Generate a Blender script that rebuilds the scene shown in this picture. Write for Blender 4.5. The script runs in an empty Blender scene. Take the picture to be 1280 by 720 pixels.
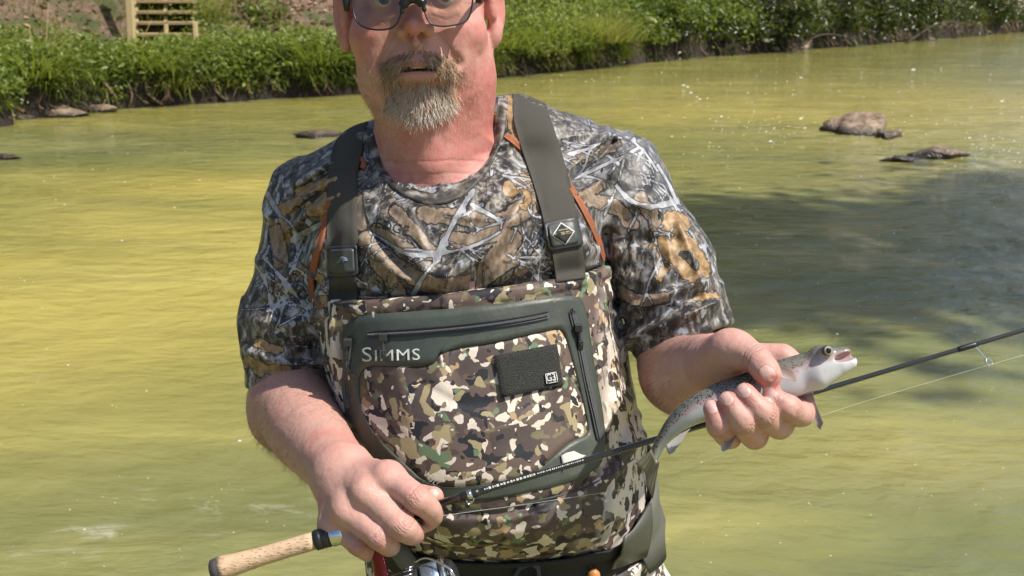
import bpy, bmesh, math, random
import numpy as np
from mathutils import Vector, Matrix
from mathutils.bvhtree import BVHTree
random.seed(7)
rng = np.random.default_rng(7)
SC = bpy.context.scene
COL = SC.collection

# ---------------------------------------------------------------- camera
CAM_H = 1.40
PITCH = math.radians(15.1)
FPX = 1372.0                     # focal length in pixels of the 1280 wide photograph
cam_d = bpy.data.cameras.new('camera')
cam_d.sensor_width = 36.0
cam_d.lens = FPX / 1280.0 * 36.0
cam_d.clip_start = 0.05
cam_d.clip_end = 600.0
cam = bpy.data.objects.new('camera', cam_d)
COL.objects.link(cam)
cam.location = (0, 0, CAM_H)
cam.rotation_euler = (math.pi / 2 - PITCH, 0, 0)
SC.camera = cam
cam_d.dof.use_dof = True
cam_d.dof.focus_distance = 1.13
cam_d.dof.aperture_fstop = 15.0

# ---------------------------------------------------------------- sky, sun, exposure
SUN_DIR = Vector((0.52, -0.19, 0.83)).normalized()       # towards the sun
elev = math.asin(SUN_DIR.z)
az = math.atan2(SUN_DIR.x, SUN_DIR.y)
world = bpy.data.worlds.new('World')
SC.world = world
world.use_nodes = True
wn = world.node_tree
wn.nodes.clear()
w_out = wn.nodes.new('ShaderNodeOutputWorld')
w_bg = wn.nodes.new('ShaderNodeBackground')
w_sky = wn.nodes.new('ShaderNodeTexSky')
w_sky.sky_type = 'NISHITA'
w_sky.sun_disc = False
w_sky.sun_elevation = elev
w_sky.sun_rotation = az
w_sky.air_density = 1.0
w_sky.dust_density = 2.0
w_bg.inputs['Strength'].default_value = 0.10
wn.links.new(w_sky.outputs[0], w_bg.inputs[0])
wn.links.new(w_bg.outputs[0], w_out.inputs[0])
sun_d = bpy.data.lights.new('sun', 'SUN')
sun_d.energy = 4.5
sun_d.angle = math.radians(0.6)
sun_d.color = (1.0, 0.94, 0.84)
sun = bpy.data.objects.new('sun', sun_d)
COL.objects.link(sun)
sun.rotation_euler = SUN_DIR.to_track_quat('Z', 'Y').to_euler()
SC.view_settings.view_transform = 'Standard'
SC.view_settings.look = 'None'
SC.view_settings.exposure = 0.50
SC.view_settings.gamma = 1.0

# ---------------------------------------------------------------- camera maths (to place things at true depth)
_F = np.array([0, math.cos(PITCH), -math.sin(PITCH)])
_U = np.array([0, math.sin(PITCH), math.cos(PITCH)])
_R = np.array([1.0, 0, 0])
_C = np.array([0, 0, CAM_H])

def ray(u, v):
    return _F + (u - 640.0) / FPX * _R + (360.0 - v) / FPX * _U

def W(u, v, d):
    """world point seen at photo pixel (u, v) at depth d (metres along the view axis)"""
    return _C + d * ray(u, v)

def pix(P):
    Q = np.asarray(P, float) - _C
    d = Q @ _F
    return 640.0 + FPX * (Q @ _R) / d, 360.0 - FPX * (Q @ _U) / d, d

def ground(u, v, z=0.0):
    r = ray(u, v)
    return _C + r * ((z - CAM_H) / r[2])

# ---------------------------------------------------------------- object helpers
def tag(o, label=None, cat=None, group=None, kind=None):
    if label: o['label'] = label
    if cat: o['category'] = cat
    if group: o['group'] = group
    if kind: o['kind'] = kind
    return o

def empty(name, loc, label=None, cat=None, group=None):
    o = bpy.data.objects.new(name, None)
    o.empty_display_size = 0.1
    COL.objects.link(o)
    o.location = Vector([float(x) for x in loc])
    tag(o, label, cat, group)
    return o

_roots = {}
def adopt(o, parent):
    """parent an object whose mesh is in world coordinates"""
    o.parent = parent
    p = parent
    off = Vector((0, 0, 0))
    while p is not None:
        off += p.location
        p = p.parent
    o.location = o.location - off if o.parent else o.location
    return o

def mesh_obj(name, V, F, mat, parent=None, smooth=True, attrs=None, faces_flat=None):
    V = np.asarray(V, np.float32)
    me = bpy.data.meshes.new(name)
    if isinstance(F, np.ndarray):
        n = F.shape[1]
        me.vertices.add(len(V)); me.vertices.foreach_set('co', V.ravel())
        me.loops.add(F.size); me.loops.foreach_set('vertex_index', F.astype(np.int32).ravel())
        me.polygons.add(len(F))
        me.polygons.foreach_set('loop_start', np.arange(0, F.size, n, dtype=np.int32))
        me.update(calc_edges=True)
    else:
        me.from_pydata([tuple(map(float, v)) for v in V], [], [tuple(int(i) for i in f) for f in F])
        me.update()
    if smooth:
        me.polygons.foreach_set('use_smooth', np.ones(len(me.polygons), dtype=bool))
    if attrs:
        for k, a in attrs.items():
            at = me.attributes.new(k, 'FLOAT', 'POINT')
            at.data.foreach_set('value', np.asarray(a, np.float32))
    me.materials.append(mat)
    o = bpy.data.objects.new(name, me)
    COL.objects.link(o)
    if parent is not None: adopt(o, parent)
    return o

class MB:
    """collects simple solids into one mesh (world coordinates)"""
    def __init__(s): s.V = []; s.F = []
    def add(s, V, F):
        b = len(s.V)
        s.V += [tuple(map(float, v)) for v in V]
        s.F += [tuple(i + b for i in f) for f in F]
        return s
    def box(s, c, half, M=None):
        c = np.array(c, float); half = np.array(half, float)
        M = np.eye(3) if M is None else np.array(M)
        bev = min(half) * 0.25
        # chamfered box: 24 vertices
        V = []; idx = {}
        for sx in (-1, 1):
            for sy in (-1, 1):
                for sz in (-1, 1):
                    for ax in range(3):
                        p = np.array([sx, sy, sz]) * half
                        q = p - bev * np.array([sx, sy, sz])
                        q[ax] = p[ax]
                        idx[(sx, sy, sz, ax)] = len(V); V.append(c + q @ M)
        F = []
        for ax in range(3):
            a, b = [(1, 2), (2, 0), (0, 1)][ax]
            for sgn in (-1, 1):
                f = []
                for (p, q) in ((-1, -1), (1, -1), (1, 1), (-1, 1)):
                    t = [0, 0, 0]; t[ax] = sgn; t[a] = p; t[b] = q
                    f.append(idx[(*t, ax)])
                F.append(f if sgn > 0 else f[::-1])
        for ax in range(3):
            a, b = [(1, 2), (2, 0), (0, 1)][ax]
            for p in (-1, 1):
                for q in (-1, 1):
                    t0 = [0, 0, 0]; t0[ax] = -1; t0[a] = p; t0[b] = q
                    t1 = list(t0); t1[ax] = 1
                    f = [idx[(*t0, a)], idx[(*t1, a)], idx[(*t1, b)], idx[(*t0, b)]]
                    F.append(f if p * q < 0 else f[::-1])
        for sx in (-1, 1):
            for sy in (-1, 1):
                for sz in (-1, 1):
                    f = [idx[(sx, sy, sz, 0)], idx[(sx, sy, sz, 1)], idx[(sx, sy, sz, 2)]]
                    F.append(f if sx * sy * sz > 0 else f[::-1])
        return s.add(V, F)
    def tube(s, pts, rad, n=8, cap=True, flat=None):
        """sweep a circle (or ellipse: flat=(normal, ratio)) along pts; rad scalar or list"""
        P = np.array(pts, float); m = len(P)
        R = np.full(m, rad) if np.isscalar(rad) else np.array(rad, float)
        T = np.gradient(P, axis=0); T /= np.linalg.norm(T, axis=1)[:, None] + 1e-12
        ref = np.array([0, 0, 1.0]) if abs(T[0][2]) < .9 else np.array([1.0, 0, 0])
        a = np.cross(T[0], ref); a /= np.linalg.norm(a)
        V = []
        for i in range(m):
            a = a - T[i] * (a @ T[i]); a /= np.linalg.norm(a) + 1e-12
            b = np.cross(T[i], a)
            for k in range(n):
                t = 2 * math.pi * k / n
                V.append(P[i] + R[i] * (math.cos(t) * a + math.sin(t) * b))
        F = []
        for i in range(m - 1):
            for k in range(n):
                k2 = (k + 1) % n
                F.append((i * n + k, i * n + k2, (i + 1) * n + k2, (i + 1) * n + k))
        if cap:
            F.append(tuple(range(n))[::-1]); F.append(tuple((m - 1) * n + k for k in range(n)))
        return s.add(V, F)
    def build(s, name, mat, parent=None, smooth=True, attrs=None):
        return mesh_obj(name, np.array(s.V), s.F, mat, parent, smooth, attrs)

def spline(pts, n):
    """Catmull-Rom through points, n samples in all"""
    P = np.array(pts, float); m = len(P)
    if m == 2:
        t = np.linspace(0, 1, n)[:, None]
        return P[0] * (1 - t) + P[1] * t
    t = np.linspace(0, m - 1 - 1e-6, n); i = t.astype(int); f = (t - i)[:, None]
    p0 = P[np.clip(i - 1, 0, m - 1)]; p1 = P[i]; p2 = P[np.clip(i + 1, 0, m - 1)]; p3 = P[np.clip(i + 2, 0, m - 1)]
    return .5 * (2 * p1 + (p2 - p0) * f + (2 * p0 - 5 * p1 + 4 * p2 - p3) * f ** 2 + (3 * p1 - p0 - 3 * p2 + p3) * f ** 3)

# ---------------------------------------------------------------- numpy noise
def _hash(ix, iy, iz, seed):
    h = (ix * 374761393 + iy * 668265263 + iz * 1274126177 + seed * 974711) & 0xFFFFFFFF
    h = ((h ^ (h >> 13)) * 1274126177) & 0xFFFFFFFF
    h = h ^ (h >> 16)
    return (h & 0xFFFF).astype(np.float32) / 65535.0

def vnoise(P, scale=1.0, seed=0):
    """value noise in -1..1"""
    Q = np.asarray(P, np.float64) * scale
    I = np.floor(Q).astype(np.int64); f = (Q - I); f = f * f * (3 - 2 * f)
    out = 0
    for dx in (0, 1):
        wx = f[..., 0] if dx else 1 - f[..., 0]
        for dy in (0, 1):
            wy = f[..., 1] if dy else 1 - f[..., 1]
            for dz in (0, 1):
                wz = f[..., 2] if dz else 1 - f[..., 2]
                out = out + wx * wy * wz * _hash(I[..., 0] + dx, I[..., 1] + dy, I[..., 2] + dz, seed)
    return out * 2 - 1

def fbm(P, scale, octs=3, seed=0):
    o = 0; a = 1.0
    for k in range(octs):
        o = o + a * vnoise(P, scale * 2 ** k, seed + k * 17); a *= .5
    return o

# ---------------------------------------------------------------- node helper
class NT:
    def __init__(s, name):
        s.m = bpy.data.materials.new(name); s.m.use_nodes = True
        s.t = s.m.node_tree; s.t.nodes.clear()
        s.out = s.n('ShaderNodeOutputMaterial')
    def n(s, typ, **kw):
        nd = s.t.nodes.new(typ)
        for k, v in kw.items(): setattr(nd, k, v)
        return nd
    def l(s, a, b): s.t.links.new(a, b)
    def put(s, sock, v):
        if hasattr(v, 'is_linked') or hasattr(v, 'links'): s.l(v, sock)
        elif isinstance(v, (tuple, list)) and sock.type == 'RGBA' and len(v) == 3: sock.default_value = (*v, 1)
        else: sock.default_value = v
    def math(s, op, a, b=0.0, c=0.0, clamp=False):
        nd = s.n('ShaderNodeMath', operation=op, use_clamp=clamp)
        s.put(nd.inputs[0], a); s.put(nd.inputs[1], b); s.put(nd.inputs[2], c)
        return nd.outputs[0]
    def mix(s, f, a, b, mode='MIX'):
        nd = s.n('ShaderNodeMix', data_type='RGBA', blend_type=mode)
        s.put(nd.inputs[0], f); s.put(nd.inputs[6], a); s.put(nd.inputs[7], b)
        return nd.outputs[2]
    def coord(s, loc=(0, 0, 0), scale=(1, 1, 1), rot=(0, 0, 0), out='Object', src=None):
        if src is None: src = s.n('ShaderNodeTexCoord').outputs[out]
        mp = s.n('ShaderNodeMapping')
        mp.inputs['Location'].default_value = loc; mp.inputs['Scale'].default_value = scale; mp.inputs['Rotation'].default_value = rot
        s.l(src, mp.inputs[0])
        return mp.outputs[0]
    def noise(s, vec, scale, detail=2.0, rough=.5, dist=0.0, col=False):
        nd = s.n('ShaderNodeTexNoise')
        s.l(vec, nd.inputs['Vector'])
        nd.inputs['Scale'].default_value = scale; nd.inputs['Detail'].default_value = detail
        nd.inputs['Roughness'].default_value = rough; nd.inputs['Distortion'].default_value = dist
        return nd.outputs[1 if col else 0]
    def voro(s, vec, scale, feature='F1', rnd=1.0, out=0):
        nd = s.n('ShaderNodeTexVoronoi', feature=feature)
        s.l(vec, nd.inputs['Vector']); nd.inputs['Scale'].default_value = scale
        nd.inputs['Randomness'].default_value = rnd
        return nd.outputs[out]
    def ramp(s, f, stops, interp='LINEAR'):
        nd = s.n('ShaderNodeValToRGB'); cr = nd.color_ramp; cr.interpolation = interp
        while len(cr.elements) < len(stops): cr.elements.new(.5)
        for e, (p, c) in zip(cr.elements, stops):
            e.position = p; e.color = (*c, 1) if len(c) == 3 else c
        s.put(nd.inputs[0], f)
        return nd.outputs[0]
    def step(s, v, lo, hi):
        nd = s.n('ShaderNodeMapRange', clamp=True)
        s.put(nd.inputs[0], v); nd.inputs[1].default_value = lo; nd.inputs[2].default_value = hi
        return nd.outputs[0]
    def attr(s, name):
        return s.n('ShaderNodeAttribute', attribute_name=name).outputs['Fac']
    def warp(s, vec, scale, amt):
        nz = s.noise(vec, scale, 2, col=True)
        v = s.n('ShaderNodeVectorMath', operation='MULTIPLY_ADD')
        s.l(nz, v.inputs[0]); v.inputs[1].default_value = (amt,) * 3; s.l(vec, v.inputs[2])
        return v.outputs[0]
    def bump(s, h, strength=.3, dist=.01, normal=None):
        nd = s.n('ShaderNodeBump'); s.put(nd.inputs['Height'], h)
        nd.inputs['Strength'].default_value = strength; nd.inputs['Distance'].default_value = dist
        if normal is not None: s.l(normal, nd.inputs['Normal'])
        return nd.outputs[0]
    def bsdf(s, color, rough=.6, normal=None, **kw):
        b = s.n('ShaderNodeBsdfPrincipled')
        s.put(b.inputs['Base Color'], color); s.put(b.inputs['Roughness'], rough)
        if normal is not None: s.l(normal, b.inputs['Normal'])
        for k, v in kw.items(): s.put(b.inputs[k.replace('_', ' ')], v)
        s.l(b.outputs[0], s.out.inputs[0])
        s.b = b
        return s.m

def plain(name, color, rough=.6, var=.12, scale=60, bump=0.0, **kw):
    t = NT(name); v = t.coord()
    f = t.noise(v, scale, 3)
    c2 = tuple(min(1, x * (1 + var)) for x in color); c1 = tuple(x * (1 - var) for x in color)
    col = t.mix(f, c1, c2)
    nm = t.bump(t.noise(v, scale * 6, 2), bump, .002) if bump else None
    return t.bsdf(col, rough, nm, **kw)

# ---------------------------------------------------------------- signed distance modelling
def smin(a, b, k):
    h = np.maximum(k - np.abs(a - b), 0) / k
    return np.minimum(a, b) - h * h * k * .25

class SDF:
    def __init__(s): s.ops = []
    def _add(s, op, fn, c, r, k): s.ops.append((op, fn, np.asarray(c, float), float(r), k)); return s
    def cone(s, a, b, ra, rb, k=.004, op='u'):
        a = np.asarray(a, float); b = np.asarray(b, float); ba = b - a; L2 = ba @ ba + 1e-12
        def fn(P):
            pa = P - a
            h = np.clip((pa @ ba) / L2, 0, 1)
            return np.sqrt(((pa - h[:, None] * ba) ** 2).sum(1)) - (ra + (rb - ra) * h)
        return s._add(op, fn, (a + b) / 2, math.sqrt(L2) / 2 + max(ra, rb), k)
    def chain(s, pts, rad, k=.006, k0=None, op='u'):
        """one limb: a smooth tapered sweep through the points"""
        Q = spline([(*p, r) for p, r in zip(pts, rad)], 5 * (len(pts) - 1) + 1)
        A = Q[:-1, :3]; BA = Q[1:, :3] - A; L2 = (BA ** 2).sum(1) + 1e-12; ra = Q[:-1, 3]; dr = Q[1:, 3] - ra
        def fn(P):
            best = np.full(len(P), 9.0)
            for i in range(len(A)):
                pa = P - A[i]; h = np.clip((pa @ BA[i]) / L2[i], 0, 1)
                np.minimum(best, np.sqrt(((pa - h[:, None] * BA[i]) ** 2).sum(1)) - (ra[i] + dr[i] * h), out=best)
            return best
        c = Q[:, :3].mean(0); r = (np.linalg.norm(Q[:, :3] - c, axis=1) + Q[:, 3]).max()
        return s._add(op, fn, c, r, k0 or k)
    def ell(s, c, r, k=.004, op='u', M=None):
        c = np.asarray(c, float); r = np.asarray(r, float)
        def fn(P):
            q = P - c
            if M is not None: q = q @ M.T
            k0 = np.sqrt(((q / r) ** 2).sum(1)); k1 = np.sqrt(((q / (r * r)) ** 2).sum(1)) + 1e-9
            return k0 * (k0 - 1) / k1
        return s._add(op, fn, c, max(r), k)
    def fn(s, fn, c, r, k=.004, op='u'): return s._add(op, fn, c, r, k)
    def sub(s, g, k=.004, op='u'):
        cs = np.array([o[2] for o in g.ops]); rs = np.array([o[3] for o in g.ops])
        m = rs < 50
        c = cs[m].mean(0); r = (np.linalg.norm(cs[m] - c, axis=1) + rs[m]).max()
        return s._add(op, lambda P: g.ev(P), c, r, k)
    def ev(s, P, bc=None, br=0.0, margin=.03):
        d = np.full(len(P), 1.0)
        for op, fn, c, r, k in s.ops:
            if bc is not None and op in 'us' and np.linalg.norm(c - bc) > r + br + margin + k: continue
            if op == 'u': d = smin(d, fn(P), k)
            elif op == 's': d = -smin(-d, fn(P), k)
            elif op == 'i': d = -smin(-d, -fn(P), k)
            elif op == 'd':
                if bc is not None and np.linalg.norm(c - bc) > r + br: continue
                near = np.abs(d) < .05
                if near.any():
                    dd = np.zeros(len(P)); dd[near] = fn(P[near]); d = d + dd
        return d
    def mesh(s, lo, hi, h, relax=1):
        lo = np.asarray(lo, float); hi = np.asarray(hi, float); B = 16
        nb = np.ceil((hi - lo) / h / B).astype(int); n = nb * B
        br = h * B * math.sqrt(3) / 2
        I, J, K = np.meshgrid(*[np.arange(x) for x in nb], indexing='ij')
        bi = np.stack([I.ravel(), J.ravel(), K.ravel()], 1)
        cen = lo + (bi * B + (B - 1) / 2) * h
        cd = np.concatenate([s.ev(cen[i:i + 20000]) for i in range(0, len(cen), 20000)])
        f = np.repeat(np.repeat(np.repeat(np.where(cd < 0, -1, 1).astype(np.float32).reshape(nb), B, 0), B, 1), B, 2)
        g = np.arange(B) * h
        G = np.stack(np.meshgrid(g, g, g, indexing='ij'), -1).reshape(-1, 3)
        for q in np.nonzero(np.abs(cd) < br * 1.5 + .012)[0]:
            i, j, k = bi[q] * B
            P = lo + bi[q] * B * h + G
            f[i:i + B, j:j + B, k:k + B] = s.ev(P, cen[q], br).reshape(B, B, B)
        return surface_nets(f, lo, h, relax)

def surface_nets(f, lo, h, relax=1):
    ins = (f < 0)
    c = np.zeros(tuple(x - 1 for x in f.shape), np.uint8)
    sl = [(slice(0, -1), slice(1, None))[b] for b in (0, 1)]
    for dx in (0, 1):
        for dy in (0, 1):
            for dz in (0, 1): c += ins[sl[dx], sl[dy], sl[dz]]
    cells = np.nonzero((c > 0) & (c < 8))
    C = np.stack(cells, 1)
    N = len(C)
    corners = np.array([(a, b, d) for a in (0, 1) for b in (0, 1) for d in (0, 1)])
    val = np.stack([f[C[:, 0] + a, C[:, 1] + b, C[:, 2] + d] for a, b, d in corners], 1)
    acc = np.zeros((N, 3)); cnt = np.zeros(N)
    for e0 in range(8):
        for ax in range(3):
            if corners[e0][ax] == 0:
                o = corners[e0].copy(); o[ax] = 1
                e1 = o[0] * 4 + o[1] * 2 + o[2]
                v0, v1 = val[:, e0], val[:, e1]
                m = (v0 < 0) != (v1 < 0)
                t = np.where(m, v0 / np.where(m, v0 - v1, 1), 0)
                p = corners[e0] + t[:, None] * (o - corners[e0])
                acc += p * m[:, None]; cnt += m
    V = lo + (C + acc / cnt[:, None]) * h
    S = c.shape
    flat = (C[:, 0].astype(np.int64) * S[1] + C[:, 1]) * S[2] + C[:, 2]     # sorted
    F = []
    for ax in range(3):
        a, b = [(1, 2), (2, 0), (0, 1)][ax]
        s0 = [slice(None)] * 3; s1 = [slice(None)] * 3
        s0[ax] = slice(0, -1); s1[ax] = slice(1, None)
        A, D = ins[tuple(s0)], ins[tuple(s1)]
        for flip in (0, 1):
            E = np.stack(np.nonzero((A & ~D) if flip == 0 else (~A & D)), 1)
            E = E[(E[:, a] > 0) & (E[:, b] > 0) & (E[:, a] < f.shape[a] - 1) & (E[:, b] < f.shape[b] - 1)]
            q = []
            for da, db in ((-1, -1), (0, -1), (0, 0), (-1, 0)):
                e = E.copy(); e[:, a] += da; e[:, b] += db
                q.append(np.searchsorted(flat, (e[:, 0].astype(np.int64) * S[1] + e[:, 1]) * S[2] + e[:, 2]))
            q = np.stack(q, 1)
            F.append(q if flip == 0 else q[:, ::-1])
    F = np.concatenate(F)
    for _ in range(relax):
        V = relax_mesh(V, F)
    return V, F

def relax_mesh(V, F, w=.5):
    acc = np.zeros_like(V); cnt = np.zeros(len(V))
    for a in range(4):
        b = (a + 1) % 4
        for x, y in ((F[:, a], F[:, b]), (F[:, b], F[:, a])):
            for k in range(3): acc[:, k] += np.bincount(x, V[y, k], len(V))
            cnt += np.bincount(x, minlength=len(V))
    return V * (1 - w) + w * acc / np.maximum(cnt, 1)[:, None]

def largest_piece(V, F):
    """drop stray islands: keep the biggest connected piece"""
    lab = np.arange(len(V))
    while True:
        m = lab[F].min(1)
        new = lab.copy()
        for k in range(4): np.minimum.at(new, F[:, k], m)
        new = new[new]
        if (new == lab).all(): break
        lab = new
    ids, cn = np.unique(lab, return_counts=True)
    keep = lab == ids[cn.argmax()]
    re = np.cumsum(keep) - 1
    return V[keep], re[F[keep[F[:, 0]]]]

def normals_of(V, F):
    n = np.cross(V[F[:, 2]] - V[F[:, 0]], V[F[:, 3]] - V[F[:, 1]])
    N = np.zeros_like(V)
    for k in range(4):
        for c in range(3): N[:, c] += np.bincount(F[:, k], n[:, c], len(V))
    return N / (np.linalg.norm(N, axis=1)[:, None] + 1e-12)

def bvh_of(V, F): return BVHTree.FromPolygons([tuple(v) for v in V], F.tolist())

def cast(bvhs, u, v):
    """first hit of the line of sight through photo pixel (u, v)"""
    d = Vector(ray(u, v)).normalized(); best = None
    for b in bvhs:
        h = b.ray_cast(Vector(_C), d)
        if h[0] is not None and (best is None or h[3] < best[3]): best = h
    return best

def on(bvhs, u, v, off=0.0):
    h = cast(bvhs, u, v)
    if h is None: return None
    return np.array(h[0]) - np.array(Vector(ray(u, v)).normalized()) * off

def poly_dist(pu, pv, pts):
    """distance (px) from pixel arrays to a polyline, plus parameter"""
    best = np.full(len(pu), 1e9)
    for (x0, y0), (x1, y1) in zip(pts[:-1], pts[1:]):
        dx, dy = x1 - x0, y1 - y0; L2 = dx * dx + dy * dy + 1e-9
        t = np.clip(((pu - x0) * dx + (pv - y0) * dy) / L2, 0, 1)
        best = np.minimum(best, np.hypot(pu - x0 - t * dx, pv - y0 - t * dy))
    return best
BODY_H = 0.0018
SHIRT_H = 0.0022
WADER_H = 0.0034
# ================================================================ river, far bank
shore_px = [(-120, 166), (0, 151), (65, 146), (130, 139), (200, 133), (270, 129), (350, 124), (440, 118), (540, 107), (630, 97), (700, 90), (790, 80), (900, 70), (1010, 62), (1120, 53), (1210, 46), (1290, 39.5)]
shore = [ground(u, v)[:2] for u, v in shore_px]
shore = [np.array([-60.0, -20.0]), np.array([-30.0, -2.0]), np.array([-14.0, 8.2])] + shore + [np.array([30.0, 50.0]), np.array([52.0, 72.0])]
SH = spline([(p[0], p[1], 0) for p in shore], 900)[:, :2]
_seg = np.linalg.norm(np.diff(SH, axis=0), axis=1); SHs = np.concatenate([[0], np.cumsum(_seg)])
_t = np.gradient(SH, axis=0); _t /= np.linalg.norm(_t, axis=1)[:, None]
SHn = np.stack([-_t[:, 1], _t[:, 0]], 1)                    # landward
for _ in range(60): SHn[1:-1] = (SHn[:-2] + SHn[2:] + SHn[1:-1]) / 3
SHn /= np.linalg.norm(SHn, axis=1)[:, None]
PT = np.array([-3, -.8, -.25, -.05, 0, .04, .10, .22, .5, .9, 1.2, 1.6, 2.2, 3, 4.5, 7, 11, 18, 35, 70])
PZ = np.array([-.9, -.35, -.16, -.08, -.02, .16, .34, .46, .54, .60, .68, .95, 1.36, 1.9, 2.8, 4.2, 6.2, 10, 19, 30])
def s_of_u(u): 
    us = np.array([pix(np.array([p[0], p[1], 0]))[0] if p[1] > 4 else -9e3 for p in SH])
    return np.interp(u, us, SHs)
SD = 14.9
_sb = W(206, 57, SD)
def carve(p, z):
    """the earth is cut back under and behind the wooden steps"""
    lim = _sb[2] - .05 + np.clip(p[..., 1] - _sb[1] - .12, -2, 3) * np.where(p[..., 1] > _sb[1] + .12, .85, .16)
    return np.where((np.abs(p[..., 0] - _sb[0]) < .66) & (p[..., 1] > _sb[1] - 1.2), np.minimum(z, lim), z)
def bank(s, t, h=0.0):
    """world point on the bank: s metres along the water's edge, t metres inland"""
    s = np.asarray(s, float); t = np.asarray(t, float)
    b = np.stack([np.interp(s, SHs, SH[:, 0]), np.interp(s, SHs, SH[:, 1])], -1)
    n = np.stack([np.interp(s, SHs, SHn[:, 0]), np.interp(s, SHs, SHn[:, 1])], -1)
    wob = .16 * vnoise(np.stack([s, t * 0, t * 0], -1), .9, 3) * np.clip(1 - np.abs(t) / 3, 0, 1)
    p = b + n * (t + wob)[..., None]
    z = np.interp(t, PT, PZ)
    q = np.stack([p[..., 0], p[..., 1], t * 0], -1)
    z = carve(p, z + np.clip(t, 0, 2) * (.09 * vnoise(q, 1.1, 5) + .05 * vnoise(q, 3.0, 6)) + np.clip(t - 2, 0, 10) * .12 * vnoise(q, .4, 8))
    return np.concatenate([p, (z + h)[..., None]], -1)
ss = np.concatenate([np.linspace(0, s_of_u(-200), 40, endpoint=False), np.linspace(s_of_u(-200), s_of_u(1290), 420), np.linspace(s_of_u(1290), SHs[-1], 24)[1:]])
tt = np.concatenate([[-3, -.8, -.3, -.1, -.02, .0, .03, .06, .10, .15, .22, .35, .5, .7, .9, 1.1, 1.3, 1.5, 1.75, 2, 2.3, 2.6, 3, 3.5, 4], np.geomspace(4.8, 70, 22)])
S_, T_ = np.meshgrid(ss, tt, indexing='ij')
GV = bank(S_, T_).reshape(-1, 3); a, b = len(ss), len(tt)
i = (np.arange(a - 1)[:, None] * b + np.arange(b - 1)[None]).ravel()
GF = np.stack([i, i + b, i + b + 1, i + 1], 1)
t = NT('bank_soil'); v = t.coord(); n1 = t.noise(v, 1.3, 4, .6); n2 = t.noise(v, 14, 5, .65); n3 = t.noise(v, 60, 3)
c = t.ramp(n2, [(0, (.035, .022, .014)), (.4, (.11, .070, .045)), (.6, (.22, .145, .10)), (1, (.34, .24, .175))])
c = t.mix(t.step(n1, .50, .62), c, t.ramp(n3, [(0, (.02, .026, .008)), (.5, (.06, .075, .02)), (1, (.12, .12, .04))]))
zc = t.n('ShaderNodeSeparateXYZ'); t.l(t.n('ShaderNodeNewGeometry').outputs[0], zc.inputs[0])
c = t.mix(t.step(t.math('ADD', zc.outputs[2], t.math('MULTIPLY', n2, .1)), .46, .36), c, (.030, .021, .014))     # shade of the undercut painted into the low earth
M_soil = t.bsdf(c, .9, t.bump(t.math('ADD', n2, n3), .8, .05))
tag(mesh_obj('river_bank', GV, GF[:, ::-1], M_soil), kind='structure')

# ---- water: one sheet, fine near the angler
rr = np.concatenate([[0], np.geomspace(.5, 130, 330)]); th = np.concatenate([np.linspace(-.62, .62, 500), np.linspace(.62, 2 * math.pi - .62, 120)[1:-1]])
Rr, Th = np.meshgrid(rr, th, indexing='ij')
WX = Rr * np.sin(Th); WY = Rr * np.cos(Th)
Pw = np.stack([WX.ravel(), WY.ravel(), np.zeros(WX.size)], 1)
q = Pw * np.array([.75, 1.25, 1]) + .35 * np.stack([vnoise(Pw, .8, 71), vnoise(Pw, .8, 72), np.zeros(len(Pw))], 1)
att = np.clip(14 / (Rr.ravel() + 2), .15, 1.2)
hz = (.011 * vnoise(q, 1.6, 73) + .006 * vnoise(q, 4.2, 74) + .0030 * vnoise(q * np.array([1, 1.6, 1]), 9.5, 75)) * np.minimum(att * 1.2, 1.1)
ROCKS = [  # name, u, v at the waterline, width px, height px, depth factor, seed, label
    (1080, 166, 92, 25, .9, 1, 'large pale topped rock breaking the surface in the river'),
    (1112, 172, 40, 13, .8, 2, 'small wet black rock leaning against the large pale one'),
    (1180, 197, 60, 17, .9, 3, 'dark mossy rock with white water curling round it'),
    (1135, 202, 52, 7, .7, 4, 'low wet rock just awash beside the mossy rock'),
    (398, 170, 66, 11, 1.4, 5, 'flat brown boulder just awash beside the shirt shoulder at the left'),
    (4, 199, 30, 6, .8, 6, 'tiny dark rock tip at the left edge of the river')]
riff = np.zeros(len(Pw))
for u, v, w, h, df, sd, lb in ROCKS[:4]:
    c = ground(u, v); wm = w * np.linalg.norm(c - _C) / FPX
    dx = Pw[:, 0] - c[0]; dy = Pw[:, 1] - c[1]
    hz += .020 * np.exp(-((dx - wm * .1) ** 2 + (dy * 1.4) ** 2) / (wm * .8) ** 2) * np.sin(dx * 9 + dy * 14)
    riff += .8 * np.exp(-(((dx - .6 * wm) / (1.6 * wm)) ** 2 + (dy / (.7 * wm)) ** 2)) + 1.1 * np.exp(-((np.hypot(dx / (.62 * wm), (dy + .05 * wm) / (.40 * wm)) - 1) / .16) ** 2)
def patch(u, v, su_, sv_, amp):
    global riff
    c = ground(u, v); L = np.linalg.norm(c - _C); wx = su_ * L / FPX; wy = abs(ground(u, v - sv_)[1] - c[1])
    riff += amp * np.exp(-(((Pw[:, 0] - c[0]) / wx) ** 2 + ((Pw[:, 1] - c[1]) / wy) ** 2))
patch(930, 158, 90, 9, .65); patch(1250, 200, 70, 14, .9); patch(1180, 240, 120, 14, .35); patch(250, 622, 120, 9, .95); patch(120, 668, 130, 9, .85); patch(320, 640, 90, 8, .6); patch(60, 700, 90, 9, .6); patch(330, 560, 70, 7, .4); patch(1000, 300, 90, 12, .25); patch(900, 200, 80, 6, .3); patch(60, 460, 80, 16, .2); patch(1180, 560, 110, 40, .12)
sunlit_shoal = np.zeros(len(Pw))  # silty shallows, also painting the sunlit glow into the water colour
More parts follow.
